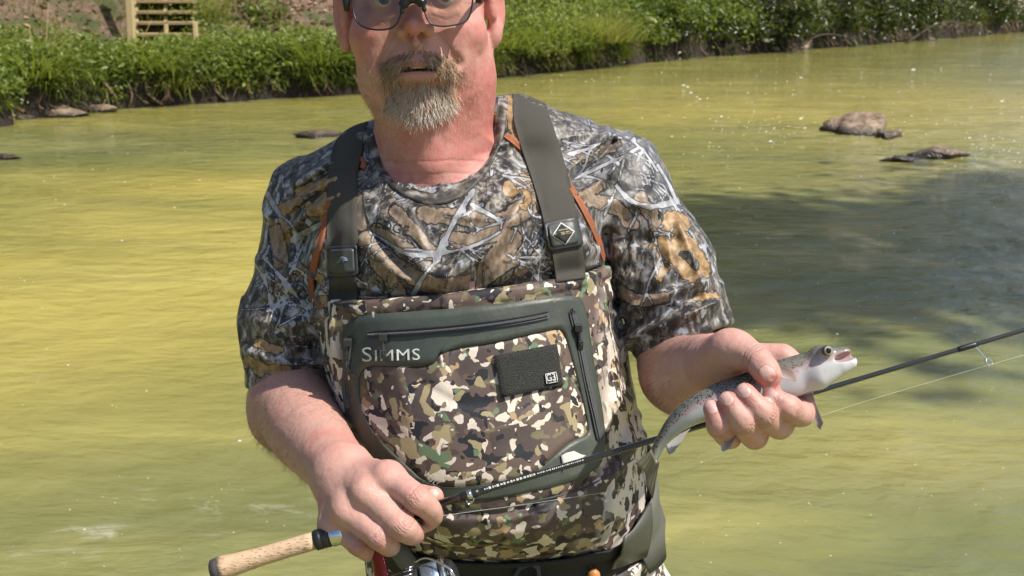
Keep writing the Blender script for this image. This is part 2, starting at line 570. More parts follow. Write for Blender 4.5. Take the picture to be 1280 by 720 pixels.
pool_shade = np.exp(-(((Pw[:, 0] - 2.3) / 2.1) ** 2 + ((Pw[:, 1] - 6.2) / 2.6) ** 2)) + .9 * np.exp(-(((Pw[:, 0] + 1.2) / 2.4) ** 2 + ((Pw[:, 1] - 2.0) / 1.5) ** 2)) + .6 * np.exp(-(((Pw[:, 0] - 1) / 2.0) ** 2 + ((Pw[:, 1] - 2.2) / 1.4) ** 2)) + 1.1 * np.exp(-(((Pw[:, 0] + 4.8) / 2.4) ** 2 + ((Pw[:, 1] - 10.2) / 1.4) ** 2))  # deep-water green, also painting bankside and tree shade into the colour
for (u_, v_, su_, sv_, am) in ((60, 330, 330, 110, 1.0), (330, 300, 160, 80, .7), (1180, 560, 240, 60, .55), (900, 640, 160, 80, .25), (1180, 130, 330, 34, .8), (820, 130, 200, 26, .6), (290, 235, 120, 20, .35)):
    c = ground(u_, v_); L = np.linalg.norm(c - _C); wx = su_ * L / FPX; wy = abs(ground(u_, v_ - sv_)[1] - ground(u_, v_ + sv_)[1]) / 2
    sunlit_shoal = sunlit_shoal + am * np.exp(-(((Pw[:, 0] - c[0]) / wx) ** 2 + ((Pw[:, 1] - c[1]) / wy) ** 2))
sunlit_shoal = sunlit_shoal * (1 + .5 * fbm(Pw * np.array([.5, 1.2, 1]), .9, 3, 95))
pool_shade = pool_shade + .22 * fbm(Pw * np.array([.5, 1.3, 1]), .8, 3, 91)
Pw[:, 2] = hz - np.clip(Rr.ravel() - 60, 0, 100) * 0
m_, n_ = Rr.shape
i = (np.arange(m_ - 1)[:, None] * n_ + np.arange(n_)[None]).ravel(); i2 = (np.arange(m_ - 1)[:, None] * n_ + (np.arange(n_)[None] + 1) % n_).ravel()
WFc = np.stack([i, i2, i2 + n_, i + n_], 1)
t = NT('river_water'); v = t.coord()
v1 = t.warp(t.coord(scale=(.8, 1.5, 1), rot=(0, 0, .12)), 1.2, .35)
b1 = t.noise(v1, 5.5, 4, .55); b2 = t.noise(t.coord(scale=(1, 2.0, 1)), 17, 3, .55); b3 = t.noise(t.coord(scale=(1, 1.8, 1), rot=(0, 0, -.3)), 52, 2)
calm = t.step(t.noise(t.warp(t.coord(loc=(9, 1, 0), scale=(.5, 1.1, 1)), .8, .6), 1.3, 3), .38, .62)
b4 = t.math('MULTIPLY', t.noise(t.warp(t.coord(scale=(.6, 1.7, 1), rot=(0, 0, .25)), 2.2, .45), 6.5, 4, .6), t.math('MULTIPLY_ADD', calm, .8, .25))
h = t.math('ADD', t.math('MULTIPLY', b1, .050), t.math('ADD', t.math('MULTIPLY', t.math('MULTIPLY', b2, t.math('MULTIPLY_ADD', calm, .9, .1)), .009), t.math('ADD', t.math('MULTIPLY', b3, .0018), t.math('MULTIPLY', t.math('POWER', b4, 2.0), .030))))
nrm = t.bump(h, .52, 1.0)
pl = t.attr('pool_shade')
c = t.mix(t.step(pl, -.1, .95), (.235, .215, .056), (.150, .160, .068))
silt = t.noise(t.warp(t.coord(scale=(.35, 1.1, 1)), .7, .8), 1.6, 4, .6)
c = t.mix(t.math('MULTIPLY', t.step(silt, .48, .72), .5), c, (.42, .385, .13))
dk = t.noise(t.warp(t.coord(loc=(4, 2, 0), scale=(.30, 1.0, 1)), .6, .9), 1.1, 5, .62)
c = t.mix(t.math('MULTIPLY', t.step(dk, .47, .66), .75), c, (.145, .160, .055))
c = t.mix(t.math('MULTIPLY', t.attr('sunlit_shoal'), .58, clamp=True), c, (.47, .385, .105))
fo = t.math('MULTIPLY', t.attr('riffle'), t.step(t.noise(t.warp(t.coord(scale=(.7, 1.6, 1)), 3, .3), 7, 5, .7), .54, .70))
c = t.mix(t.math('MULTIPLY', fo, .62, clamp=True), c, (.66, .66, .58))
M_water = t.bsdf(c, .04, nrm, IOR=1.333, Specular_IOR_Level=.5, Subsurface_Weight=1.0, Subsurface_Scale=.30)
t.b.inputs['Subsurface Radius'].default_value = (1.0, .9, .5)
tag(mesh_obj('river_water', Pw, WFc[:, ::-1], M_water, attrs=dict(riffle=np.clip(riff, 0, 1), pool_shade=pool_shade, sunlit_shoal=np.clip(sunlit_shoal, 0, 1.3))), kind='structure')
tag(mesh_obj('river_bed', [(-90, -90, -1.0), (110, -90, -1.0), (110, 120, -1.0), (-90, 120, -1.0)], [(0, 1, 2, 3)], plain('river_mud', (.12, .09, .05), .9, .2, 2)), kind='structure')

# ---- rocks in the river and stones on the bank
t = NT('wet_rock'); v = t.coord(out='Object'); n2 = t.noise(v, 9, 5, .65); n1 = t.noise(v, 40, 3)
zc = t.n('ShaderNodeSeparateXYZ'); t.l(t.n('ShaderNodeNewGeometry').outputs[0], zc.inputs[0])
c = t.ramp(n2, [(0, (.06, .04, .026)), (.42, (.17, .115, .075)), (.58, (.33, .245, .17)), (1, (.48, .39, .29))])
wet = t.step(t.math('ADD', zc.outputs[2], t.math('MULTIPLY', n2, .08)), .135, .065)
c = t.mix(wet, c, (.028, .021, .014))
M_rock = t.bsdf(c, t.math('SUBTRACT', .75, t.math('MULTIPLY', wet, .5)), t.bump(t.math('ADD', n2, n1), .7, .03))
def rock_mesh(w, dpt, h, seed, sub=4):
    bm = bmesh.new(); bmesh.ops.create_icosphere(bm, subdivisions=sub, radius=1.0)
    V = np.array([x.co[:] for x in bm.verts]); F = np.array([[x.index for x in f.verts] for f in bm.faces]); bm.free()
    gr_ = np.random.default_rng(seed + 77)
    for _ in range(20):
        nn = gr_.normal(0, 1, 3); nn /= np.linalg.norm(nn); V = V - np.maximum(0, V @ nn - gr_.uniform(.55, .85))[:, None] * nn
    k = 1 + .22 * vnoise(V, 1.2, seed) + .16 * vnoise(V, 2.7, seed + 9) + .07 * vnoise(V, 6, seed + 5)
    r = 1 - np.abs(vnoise(V, 1.9, seed + 3)); k -= .12 * r ** 4; k += .05 * vnoise(V, 11, seed + 2)
    V = V * k[:, None]; V[:, 2] = np.where(V[:, 2] < -.4, -.4 + (V[:, 2] + .4) * .2, V[:, 2])
    return V * np.array([w / 2, dpt / 2, h]), F
for u, v_, w, h_, df, sd, lb in ROCKS:
    c = ground(u, v_); L = np.linalg.norm(c - _C) / FPX
    V, F = rock_mesh(w * L * 1.18, w * L * df * .8, h_ * L * 1.08, sd * 13)
    o = tag(mesh_obj('river_rock', V, F, M_rock), lb, 'rock', 'rocks in the river'); o.location = (c[0], c[1] + w * L * .12, 0.0)
g = np.random.default_rng(40)
BANKST = [(66, 146, 100, 13, 'flat pale ledge stone at the left water edge'), (128, 141, 50, 9, 'thin flat stone beside the pale ledge stone'), (14, 150, 60, 9, 'long low stone at the foot of the left grass'),
          (168, 134, 26, 6, 'small brown stone below the hanging grass'), (232, 130, 30, 8, 'brown clod stone under the overhanging grass'), (262, 127, 16, 9, 'small upright stone at the water edge below the grass'),
          (1000, 62, 46, 12, 'rounded tan boulder at the far water edge under the shrubs'), (968, 65, 22, 7, 'small grey stone beside the tan boulder'), (1208, 45, 14, 16, 'pale broken stump like stone at the far right water edge'), (1160, 50, 22, 6, 'low dark stone under the far shrubs')]
for k, (u, v_, w, h_, lb) in enumerate(BANKST):
    c = ground(u, v_); L = np.linalg.norm(c - _C) / FPX
    V, F = rock_mesh(w * L, w * L * .6, h_ * L, 300 + k * 7, 3)
    o = tag(mesh_obj('bank_stone', V, F, M_rock), lb, 'stone', 'stones along the far water edge'); o.location = (c[0], c[1] + .05, .02)
# flecks of foam drifting on the river
m = MB(); g = np.random.default_rng(8)
def fleck(c, r):
    n = 6; a = g.uniform(0, 6.3)
    P = [(c[0] + r * g.uniform(.6, 1.3) * 1.3 * math.cos(a + k * 2 * math.pi / n), c[1] + r * g.uniform(.6, 1.3) * .8 * math.sin(a + k * 2 * math.pi / n), c[2]) for k in range(n)]
    m.add(P + [(c[0], c[1], c[2] + r * .5)], [(k, (k + 1) % n, n) for k in range(n)])
for (u0, u1, v0, v1, n, r0) in ((640, 1280, 85, 200, 210, .9), (830, 1280, 190, 420, 90, .8), (30, 320, 170, 300, 26, .8), (0, 420, 420, 715, 50, .75), (830, 1280, 420, 715, 70, .75), (0, 300, 300, 420, 14, .7), (1180, 1280, 170, 230, 60, 1.0), (880, 1010, 145, 170, 50, .9)):
    for _ in range(n):
        u = g.uniform(u0, u1); v_ = g.uniform(v0, v1); c = ground(u, v_); c[2] = .016
        fleck(c, r0 * g.uniform(.35, 1.15) * np.linalg.norm(c - _C) / FPX * (2.0 if g.random() < .08 else 1.0))
tag(m.build('foam_flecks', plain('foam', (.80, .80, .76), .6, .05, 50), None, False), kind='stuff')

# ---- wooden steps on the left bank
t = NT('weathered_timber'); v = t.coord(); n1 = t.noise(t.coord(scale=(1, 8, 8)), 6, 4, .6); n2 = t.noise(v, 3, 2)
M_wood = t.bsdf(t.mix(n2, t.ramp(n1, [(0, (.20, .14, .07)), (.5, (.40, .30, .16)), (1, (.54, .43, .26))]), (.34, .27, .13)), .8, t.bump(n1, .4, .01))
stair = empty('wooden_steps', W(206, 57, SD), 'weathered open backed wooden steps climbing the earth bank', 'steps')
def beam(name, a, b, wx, wy):
    a = np.array(a); b = np.array(b); y = (b - a); L = np.linalg.norm(y); y /= L
    x = np.array([1.0, 0, 0]); x -= y * (x @ y); x /= np.linalg.norm(x) + 1e-9; z = np.cross(x, y)
    MB().box((a + b) / 2, (wx / 2, L / 2, wy / 2), np.stack([x, y, z])).build(name, M_wood, stair, False)
ks = SD / FPX
for k, v_ in enumerate((43.5, 29, 15.5, 2, -12, -26, -40)):
    dk = SD + .03 + .13 * k
    u0 = 170.5; u1 = 243 + (1.5 if k < 2 else -1)
    a = W(u0, v_, dk); b = W(u1, v_, dk); c = (a + b) / 2 + np.array([0, .10, 0])
    MB().box(c, ((b - a)[0] / 2, .115, .021)).build('tread', M_wood, stair, False)
beam('post', W(165, 56.5, SD - .03), W(158.5, -60, SD - .03), .105, .09)
for u, d0, top in ((172.5, SD + .10, -40), (208.5, SD + .12, -30), (241, SD + .25, -40)):
    for k in range(4):
        pass
    a = W(u, 57, d0); b = a + np.array([0, .95, 1.15])
    beam('stringer', a, W(u - 2, -45, d0 + .95), .048, .12)
beam('post', W(245.5, 57, SD + .0), W(243.6, 28, SD + .05), .06, .06)
beam('post', W(208, 57, SD + .06), W(207.6, 30, SD + .09), .05, .05)
beam('sill', W(160, 58.0, SD - .06), W(252, 57.0, SD - .06), .05, .07)
# ================================================================ plants of the far bank
def leaf_mat(name, stops, rough=.5, trans=.35, spec=.4):
    t = NT(name); c = t.ramp(t.attr('tint'), stops)
    b = t.n('ShaderNodeBsdfPrincipled'); t.put(b.inputs['Base Color'], c); b.inputs['Roughness'].default_value = rough; b.inputs['Specular IOR Level'].default_value = spec
    tl = t.n('ShaderNodeBsdfTranslucent'); t.put(tl.inputs[0], t.mix(.5, c, (.30, .36, .03)))
    m = t.n('ShaderNodeMixShader'); m.inputs[0].default_value = trans; t.l(b.outputs[0], m.inputs[1]); t.l(tl.outputs[0], m.inputs[2]); t.l(m.outputs[0], t.out.inputs[0])
    return t.m
M_grass = leaf_mat('grass_blades', [(0, (.03, .05, .012)), (.3, (.075, .125, .02)), (.6, (.22, .275, .045)), (.82, (.36, .38, .085)), (1, (.38, .33, .15))], .45, .5)
M_leaf = leaf_mat('weed_leaves', [(0, (.025, .05, .012)), (.5, (.10, .165, .03)), (1, (.25, .30, .07))], .4, .45)
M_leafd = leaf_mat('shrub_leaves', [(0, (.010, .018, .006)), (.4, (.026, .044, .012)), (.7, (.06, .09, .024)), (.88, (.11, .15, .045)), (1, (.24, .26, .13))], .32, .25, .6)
M_litter = leaf_mat('fallen_leaves', [(0, (.09, .045, .022)), (.5, (.24, .135, .075)), (1, (.40, .27, .18))], .7, .1)
M_bark = NT('bark'); _v = M_bark.coord(scale=(1, 1, .25)); _n = M_bark.noise(_v, 18, 4, .6); M_bark = M_bark.bsdf(M_bark.ramp(_n, [(0, (.02, .015, .011)), (.5, (.07, .052, .040)), (1, (.15, .125, .10))]), .9, M_bark.bump(_n, .6, .02))

def blades(name, roots, az, L, lean, droop, w, tint, mat, parent=None, segs=3):
    n = len(roots); P = [roots]; p = roots.copy(); el = lean.copy()
    hd = np.stack([np.cos(az), np.sin(az)], 1)
    for k in range(segs):
        st = L / segs
        p = p + np.concatenate([hd * (np.sin(el) * st)[:, None], (np.cos(el) * st)[:, None]], 1); P.append(p); el = el + droop / segs
    sd = np.stack([-hd[:, 1], hd[:, 0], np.zeros(n)], 1)
    V = []
    for k in range(segs + 1):
        ww = w * (1 - (k / segs) ** 1.6 * .92) / 2
        V += [P[k] - sd * ww[:, None], P[k] + sd * ww[:, None]]
    V = np.stack(V, 1).reshape(-1, 3); b = (np.arange(n) * (segs + 1) * 2)[:, None]
    F = np.concatenate([np.concatenate([b + 2 * k, b + 2 * k + 1, b + 2 * k + 3, b + 2 * k + 2], 1) for k in range(segs)])
    return mesh_obj(name, V, F, mat, parent, attrs=dict(tint=np.repeat(tint, (segs + 1) * 2)))
def leaves(name, C, size, tint, mat, parent=None, seed=0, up=.5, asp=.5, hang=0.0):
    """many small folded leaves: each a pair of quads along a midrib"""
    g = np.random.default_rng(seed); n = len(C)
    nr = g.normal(0, 1, (n, 3)); nr[:, 2] = np.abs(nr[:, 2]) + up; nr /= np.linalg.norm(nr, axis=1)[:, None]
    ax = np.cross(nr, g.normal(0, 1, (n, 3))); ax[:, 2] -= hang; ax /= np.linalg.norm(ax, axis=1)[:, None]
    sd = np.cross(nr, ax); s = size[:, None]
    A = C - ax * s * .5; B = C + ax * s * .5; M1 = C - sd * s * asp * .5 + nr * s * .10 - ax * s * .08; M2 = C + sd * s * asp * .5 + nr * s * .10 - ax * s * .08
    V = np.stack([A, M1, B, M2, C - nr * s * .02], 1).reshape(-1, 3); b = (np.arange(n) * 5)[:, None]
    F = np.concatenate([np.concatenate([b, b + 4, b + 2, b + 1], 1)[:, ::-1], np.concatenate([b, b + 3, b + 2, b + 4], 1)[:, ::-1]])
    return mesh_obj(name, V, F, mat, parent, attrs=dict(tint=np.repeat(tint, 5)))
def clumped(g, n, nc, cen, rad, crad):
    """points gathered in clumps inside an ellipsoid shell"""
    d = g.normal(0, 1, (nc, 3)); d /= np.linalg.norm(d, axis=1)[:, None]
    cc = cen + d * rad * (g.uniform(.45, 1, (nc, 1)) ** .6)
    k = g.integers(0, nc, n); q = g.normal(0, 1, (n, 3)) * crad * g.uniform(.6, 1.4, nc)[k][:, None] * np.array([1, 1, .75])
    return cc[k] + q, k

g = np.random.default_rng(21)
# ---- long grass hanging over the left bank, shorter turf behind it
def grass_zone(u0, u1, t0, t1, n, L0, L1, tb, seed, lean=.5, drp=1.3, w=.012, name='grass', pw=1.0, clump=2.3):
    g = np.random.default_rng(seed)
    s = g.uniform(s_of_u(u0), s_of_u(u1), n * 2); tq = t0 + (t1 - t0) * g.uniform(0, 1, n * 2) ** pw
    p = bank(s, tq); keep = g.uniform(0, 1, n * 2) < np.clip(.45 + 1.5 * vnoise(p * [1, 1, 0], clump, seed), .02, 1)
    p = p[keep][:n]; m = len(p); s = s[keep][:n]; tq = tq[keep][:n]
    nx = np.interp(s, SHs, SHn[:, 0]); ny = np.interp(s, SHs, SHn[:, 1])
    az = np.arctan2(-ny, -nx) + g.normal(0, .9, m) + .6 * vnoise(p * [1, 1, 0], 1.7, seed + 3)
    tint = np.clip(g.normal(tb, .17, m) + .42 * vnoise(p * [1, 1, 0], 1.6, seed + 5), 0, 1)
    Ls = g.uniform(L0, L1, m) * (1 + .6 * vnoise(p * [1, 1, 0], 2.4, seed + 8))
    return blades(name, p - [0, 0, .02], az, Ls, np.abs(g.normal(lean, .28, m)), g.normal(drp, .4, m), w * g.uniform(.6, 1.3, m), tint, M_grass)
s_lip = []
for args in ((-140, 470, .03, .45, 8000, .20, .52, .60, 1, .8, 1.7), (-140, 470, .30, 1.15, 8000, .14, .36, .72, 2, .5, 1.3), (-140, 470, 1.1, 3.2, 4000, .10, .28, .68, 3, .4, 1.0),
             (600, 800, .02, .45, 5000, .28, .65, .64, 4, .8, 1.7), (600, 820, .4, 1.6, 5000, .22, .5, .72, 5, .6, 1.3), (800, 1290, .05, 1.2, 6000, .3, .7, .35, 6, .6, 1.4)):
    tag(grass_zone(*args), kind='stuff')
# ---- leafy weeds among the grass and up the slope
def weeds(u0, u1, t0, t1, nc, per, hgt, size, tb, seed, mat=None, name='ground_cover'):
    g = np.random.default_rng(seed)
    s = g.uniform(s_of_u(u0), s_of_u(u1), nc); tq = g.uniform(t0, t1, nc); c = bank(s, tq)
    k = np.repeat(np.arange(nc), per); n = len(k); hh = hgt * g.uniform(.5, 1.2, nc)[k]
    r = hh * .8
    P = c[k] + np.stack([g.normal(0, .5, n) * r, g.normal(0, .5, n) * r, g.uniform(.1, 1, n) * hh], 1)
    return tag(leaves(name, P, size * g.uniform(.6, 1.4, n), np.clip(g.normal(tb, .2, n) + .1 * (P[:, 2] - c[k][:, 2]) / hgt, 0, 1), mat or M_leaf, None, seed, .6), kind='stuff')
weeds(-140, 110, 1.2, 4.5, 40, 90, .42, .075, .70, 31); weeds(-140, 460, .1, 1.3, 150, 70, .34, .065, .78, 32); weeds(-140, 460, .02, .5, 110, 60, .36, .075, .68, 39); weeds(255, 430, 1.4, 4.5, 46, 90, .40, .07, .62, 33)
weeds(610, 830, .1, 2.5, 150, 100, .52, .09, .80, 34); weeds(760, 960, .0, 2.0, 80, 110, .65, .10, .50, 35); weeds(900, 1300, .0, 2.5, 70, 110, .9, .13, .34, 36, M_leafd)
weeds(-140, 480, .0, .15, 60, 26, .22, .06, .30, 37, M_leafd); weeds(600, 1300, -.05, .15, 110, 26, .30, .09, .25, 38, M_leafd)
# low rounded mounds of leaves spilling over the lip: lit on top, dark below
def mounds(u0, u1, t0, t1, nm, per, r0, r1, size, tb, seed, mat=None):
    g = np.random.default_rng(seed); s = g.uniform(s_of_u(u0), s_of_u(u1), nm); tq = g.uniform(t0, t1, nm); c = bank(s, tq)
    r = g.uniform(r0, r1, nm); k = np.repeat(np.arange(nm), per); n = len(k)
    d = g.normal(0, 1, (n, 3)); d[:, 2] = np.abs(d[:, 2]) * .9 - .18; d /= np.linalg.norm(d, axis=1)[:, None]
    P = c[k] + d * (r[k] * g.uniform(.75, 1.08, n))[:, None] * np.array([1.15, 1, .72])
    P[:, 2] = np.maximum(P[:, 2], .03)
    base = g.normal(tb, .14, nm)
    return tag(leaves('ground_cover', P, size * g.uniform(.6, 1.4, n) * (.8 + .4 * r[k] / r1), np.clip(base[k] + g.normal(0, .13, n), 0, 1), mat or M_leaf, None, seed, .5, .42, .25), kind='stuff')
mounds(-140, 470, .12, .55, 74, 330, .16, .36, .065, .66, 61); mounds(-140, 470, .5, 1.25, 60, 260, .14, .32, .06, .80, 62); mounds(600, 830, .15, .7, 46, 420, .24, .52, .08, .66, 63)
mounds(600, 850, .6, 2.2, 40, 380, .25, .5, .085, .80, 64); mounds(820, 1290, .2, .9, 70, 380, .35, .8, .12, .30, 65, M_leafd); mounds(-140, 470, .08, .22, 46, 160, .10, .20, .055, .40, 66)
# fallen leaves on the bare earth
n = 9000; s = g.uniform(s_of_u(-160), s_of_u(820), n); tq = g.uniform(.8, 5.5, n); P = bank(s, tq, .02)
tag(leaves('leaf_litter', P, g.uniform(.05, .13, n), g.uniform(0, 1, n), M_litter, None, 77, 1.6, .6), kind='stuff')
# trailing roots and dead stems below the lip
m = MB(); gg = random.Random(3)
for k in range(150):
    s0 = gg.uniform(s_of_u(-60), s_of_u(1290)); p = bank(s0, .10); q = bank(s0 + gg.uniform(-.2, .2), -.02)
    m.tube(spline([p + [0, 0, .05], (p + q) / 2 + [gg.uniform(-.1, .1), -.08, .02], [q[0], q[1] - .02, .02 + gg.uniform(0, .1)]], 5), gg.uniform(.004, .012) * (1 + s0 * .01), 4)
tag(m.build('root_tangle', plain('dead_stems', (.20, .13, .085), .85, .35, 30), None), kind='stuff')

# ---- a stiff tuft of straw coloured blades above the grass, and bright mounds
def tuft(u, t0, n, L, tb, lb, sp=.10, w=.014, seed=0, lean=.35, name='grass_tuft'):
    g = np.random.default_rng(seed); c = bank(np.array([s_of_u(u)]), np.array([t0]))[0]
    root = empty(name, c, lb, 'plant')
    p = c + np.stack([g.normal(0, sp, n), g.normal(0, sp, n), np.zeros(n)], 1)
    az = np.arctan2(p[:, 1] - c[1], p[:, 0] - c[0]) + g.normal(0, .5, n)
    blades('blades', p, az, g.uniform(.6, 1.2, n) * L, np.abs(g.normal(lean, .25, n)), g.normal(.9, .4, n), np.full(n, w), np.clip(g.normal(tb, .13, n), 0, 1), M_grass, root, 4)
    st = MB()
    for k in range(1): st.tube([p[k], p[k] + [g.normal(0, .04), g.normal(0, .04), L * .5], p[k] + [g.normal(0, .10), g.normal(0, .10), L * 1.05]], [.006, .005, .002], 5)
    st.build('stem', plain('straw_stem', (.30, .24, .10), .8), root)
tuft(326, 1.75, 130, .62, .86, 'stiff straw yellow grass tuft above the grassy bank left of the head', seed=50)
tuft(350, 1.9, 60, .5, .80, 'thin yellow grass tuft standing just right of the straw tuft', seed=51)
tuft(86, .35, 46, .75, .97, 'dry tan reed tuft leaning out of the left grass', .05, .012, 52)
tuft(748, .30, 1300, .80, .86, 'bright lime green mound of long grass at the undercut bank', .34, .016, 53, .7)
tuft(700, .35, 600, .62, .60, 'darker green grass mound left of the lime green mound', .34, .016, 54, .7)
tuft(640, .30, 600, .62, .66, 'pale green hanging grass clump close beside the left cheek of the man', .3, .014, 55, .8)
tuft(210, .22, 300, .6, .45, 'deep green hanging sedge clump below the wooden steps', .2, .016, 56, .8)
tuft(60, .25, 300, .55, .55, 'hanging sedge clump over the pale ledge stone', .2, .016, 57, .8)
tuft(410, .22, 300, .65, .35, 'dark overhanging sedge clump close to the right ear of the man', .2, .016, 58, .8)
tuft(205, 1.12, 60, .28, .62, 'short bright grass tuft growing at the foot of the wooden steps', .14, .010, 59, .4)

# ---- shrubs and trees of the right bank, and the wood above
def shrub(name, u, t0, rx, rz, zc, n, nc, size, tb, mat, lb, seed, trunks=4, hang=.3, crad=None, cat='shrub', group=None):
    g = np.random.default_rng(seed); c = bank(np.array([s_of_u(u)]), np.array([t0]))[0]
    root = empty(name, c, lb, cat, group)
    cen = c + np.array([0, 0, zc]); P, k = clumped(g, n, nc, cen, np.array([rx, rx * .9, rz]), crad or rx * .20)
    P[:, 2] = np.maximum(P[:, 2], .05 + g.uniform(0, .1, n))
    tint = np.clip(g.normal(tb, .2, n) + .28 * g.normal(0, 1, nc)[k], 0, 1)
    leaves('crown', P, size * g.uniform(.6, 1.35, n), tint, mat, root, seed + 1, .35, .45, hang)
    m = MB()
    for q in range(trunks):
        a = g.uniform(0, 6.3); e = cen + np.array([math.cos(a) * rx * .75, math.sin(a) * rx * .75, g.uniform(-.2, .7) * rz])
        mid = (c + e) / 2 + np.array([g.normal(0, .12) * rx, g.normal(0, .12) * rx, .15 * rz])
        Q = spline([c + [g.normal(0, .05), g.normal(0, .05), -.1], mid, e], 9); r0 = .02 + .012 * rx * (1 if trunks > 1 else 3)
        m.tube(Q, list(np.linspace(r0, r0 * .25, 9)), 6)
        for z in range(4):
            i0 = 3 + z; e2 = Q[i0] + g.normal(0, .35, 3) * rx * .6; m.tube([Q[i0], (Q[i0] + e2) / 2 + [0, 0, .05], e2], [r0 * .4, r0 * .25, r0 * .1], 5)
    m.build('trunk' if trunks == 1 else 'stems', M_bark, root)
    return root
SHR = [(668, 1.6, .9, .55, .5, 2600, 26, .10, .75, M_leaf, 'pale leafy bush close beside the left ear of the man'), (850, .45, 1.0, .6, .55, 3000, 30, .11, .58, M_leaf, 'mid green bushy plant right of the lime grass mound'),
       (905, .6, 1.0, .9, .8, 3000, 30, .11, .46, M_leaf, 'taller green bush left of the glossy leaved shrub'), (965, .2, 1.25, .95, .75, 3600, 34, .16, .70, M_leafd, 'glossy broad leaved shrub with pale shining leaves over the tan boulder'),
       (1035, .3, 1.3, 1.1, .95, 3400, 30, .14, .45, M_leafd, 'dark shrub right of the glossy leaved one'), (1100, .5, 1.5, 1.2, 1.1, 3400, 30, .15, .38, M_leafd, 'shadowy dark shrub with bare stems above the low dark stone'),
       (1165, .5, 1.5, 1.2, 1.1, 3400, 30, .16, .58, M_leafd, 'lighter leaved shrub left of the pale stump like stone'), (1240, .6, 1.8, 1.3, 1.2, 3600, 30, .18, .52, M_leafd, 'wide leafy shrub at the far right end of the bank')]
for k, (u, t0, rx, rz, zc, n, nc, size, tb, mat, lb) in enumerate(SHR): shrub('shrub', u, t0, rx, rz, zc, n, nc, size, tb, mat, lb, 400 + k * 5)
WOOD = [(-60, 4.5, 2.0), (330, 6.5, 2.2), (520, 6.0, 2.2), (700, 5.5, 2.4), (860, 4.5, 2.6), (980, 4.5, 2.8), (1090, 5, 3.0), (1200, 5, 3.2), (1290, 5, 3.4), (100, 9, 2.6), (620, 11, 3.0)]
WLB = ['tree high on the bank at the far left above the pale ledge stone', 'tree above the straw yellow tuft', 'tree on the bank straight behind the head of the man', 'tree up the bank behind the lime green mound', 'tree behind the taller green bush', 'tree rising behind the glossy leaved shrub', 'tree rising behind the dark shrub with bare stems', 'tree behind the lighter leaved shrub', 'tree at the far right end of the wood', 'tree high on the slope left of the wooden steps', 'tallest tree far up the slope behind the man']
for k, (u, t0, rx) in enumerate(WOOD):
    shrub('tree', u, t0, rx, rx * .9, rx * 1.9, 3000, 60, .30, .5, M_leafd, WLB[k], 500 + k * 3, 1, .1, rx * .17, 'tree', 'wood behind the far bank')
# fallen branches lying in the water's edge
for k, (u, v_, L, a_, lb) in enumerate(((985, 66, 1.6, .3, 'bare dark branch lying in the water beside the tan boulder'), (1130, 54, 2.2, -.25, 'long bare branch hanging into the water under the dark shrubs'))):
    gg = np.random.default_rng(700 + k); c = ground(u, v_); m = MB()
    e = c + np.array([math.cos(a_) * L, .25 * L, .22 * L]); Q = spline([c + [0, 0, -.05], (c + e) / 2 + [0, 0, .14 * L], e], 9); m.tube(Q, list(np.linspace(.035, .01, 9)), 6)
    for z in range(5):
        i0 = 2 + z; e2 = Q[i0] + gg.normal(0, .22, 3) * L * .5 + [0, 0, .1]; m.tube([Q[i0], (Q[i0] + e2) / 2, e2], [.014, .009, .004], 5)
    tag(m.build('fallen_branch', plain('grey_deadwood', (.085, .065, .05), .85, .25, 20), None), lb, 'branch')
# ---- the tree on the near bank, right of the picture, that shades the middle of the river
def canopy_tree(name, base, cen, rad, n, nc, size, lb, seed):
    g = np.random.default_rng(seed); base = np.array(base, float); cen = np.array(cen, float)
    root = empty(name, base, lb, 'tree')
    P, k = clumped(g, n, nc, cen, np.array(rad), rad[0] * .20)
    leaves('crown', P, size * g.uniform(.6, 1.35, n), np.clip(g.normal(.5, .2, n), 0, 1), M_leafd, root, seed + 1, .5, .5)
    m = MB(); Q = spline([base, base * .6 + cen * .4 + [.3, .2, .6], cen], 12); m.tube(Q, list(np.linspace(.24, .06, 12)), 10)
    for z in range(12):
        i0 = 4 + z % 7; d = g.normal(0, 1, 3) * np.array(rad) * .6; e = cen + d; m.tube(spline([Q[i0], (Q[i0] + e) / 2 + [0, 0, .3], e], 6), list(np.linspace(.07, .015, 6)), 6)
    m.build('trunk', M_bark, root)
def shade_at(p, h): return np.array(p) + np.array([SUN_DIR.x, SUN_DIR.y, SUN_DIR.z]) / SUN_DIR.z * h
c1 = shade_at((2.5, 6.0, 0), 9.0)
canopy_tree('shade_tree', (c1[0] + 2.5, c1[1] - 1.0, -.2), c1, (1.9, 1.5, 1.1), 5200, 60, .22, 'leafy tree leaning over the river from the near bank', 900)
c2 = shade_at((4.7, 6.7, 0), 9.5)
canopy_tree('shade_tree', (c2[0] + 2.5, c2[1] - 1.0, -.2), c2, (2.2, 1.8, 1.1), 6000, 66, .22, 'taller tree on the near bank to the right of the leaning one', 930)
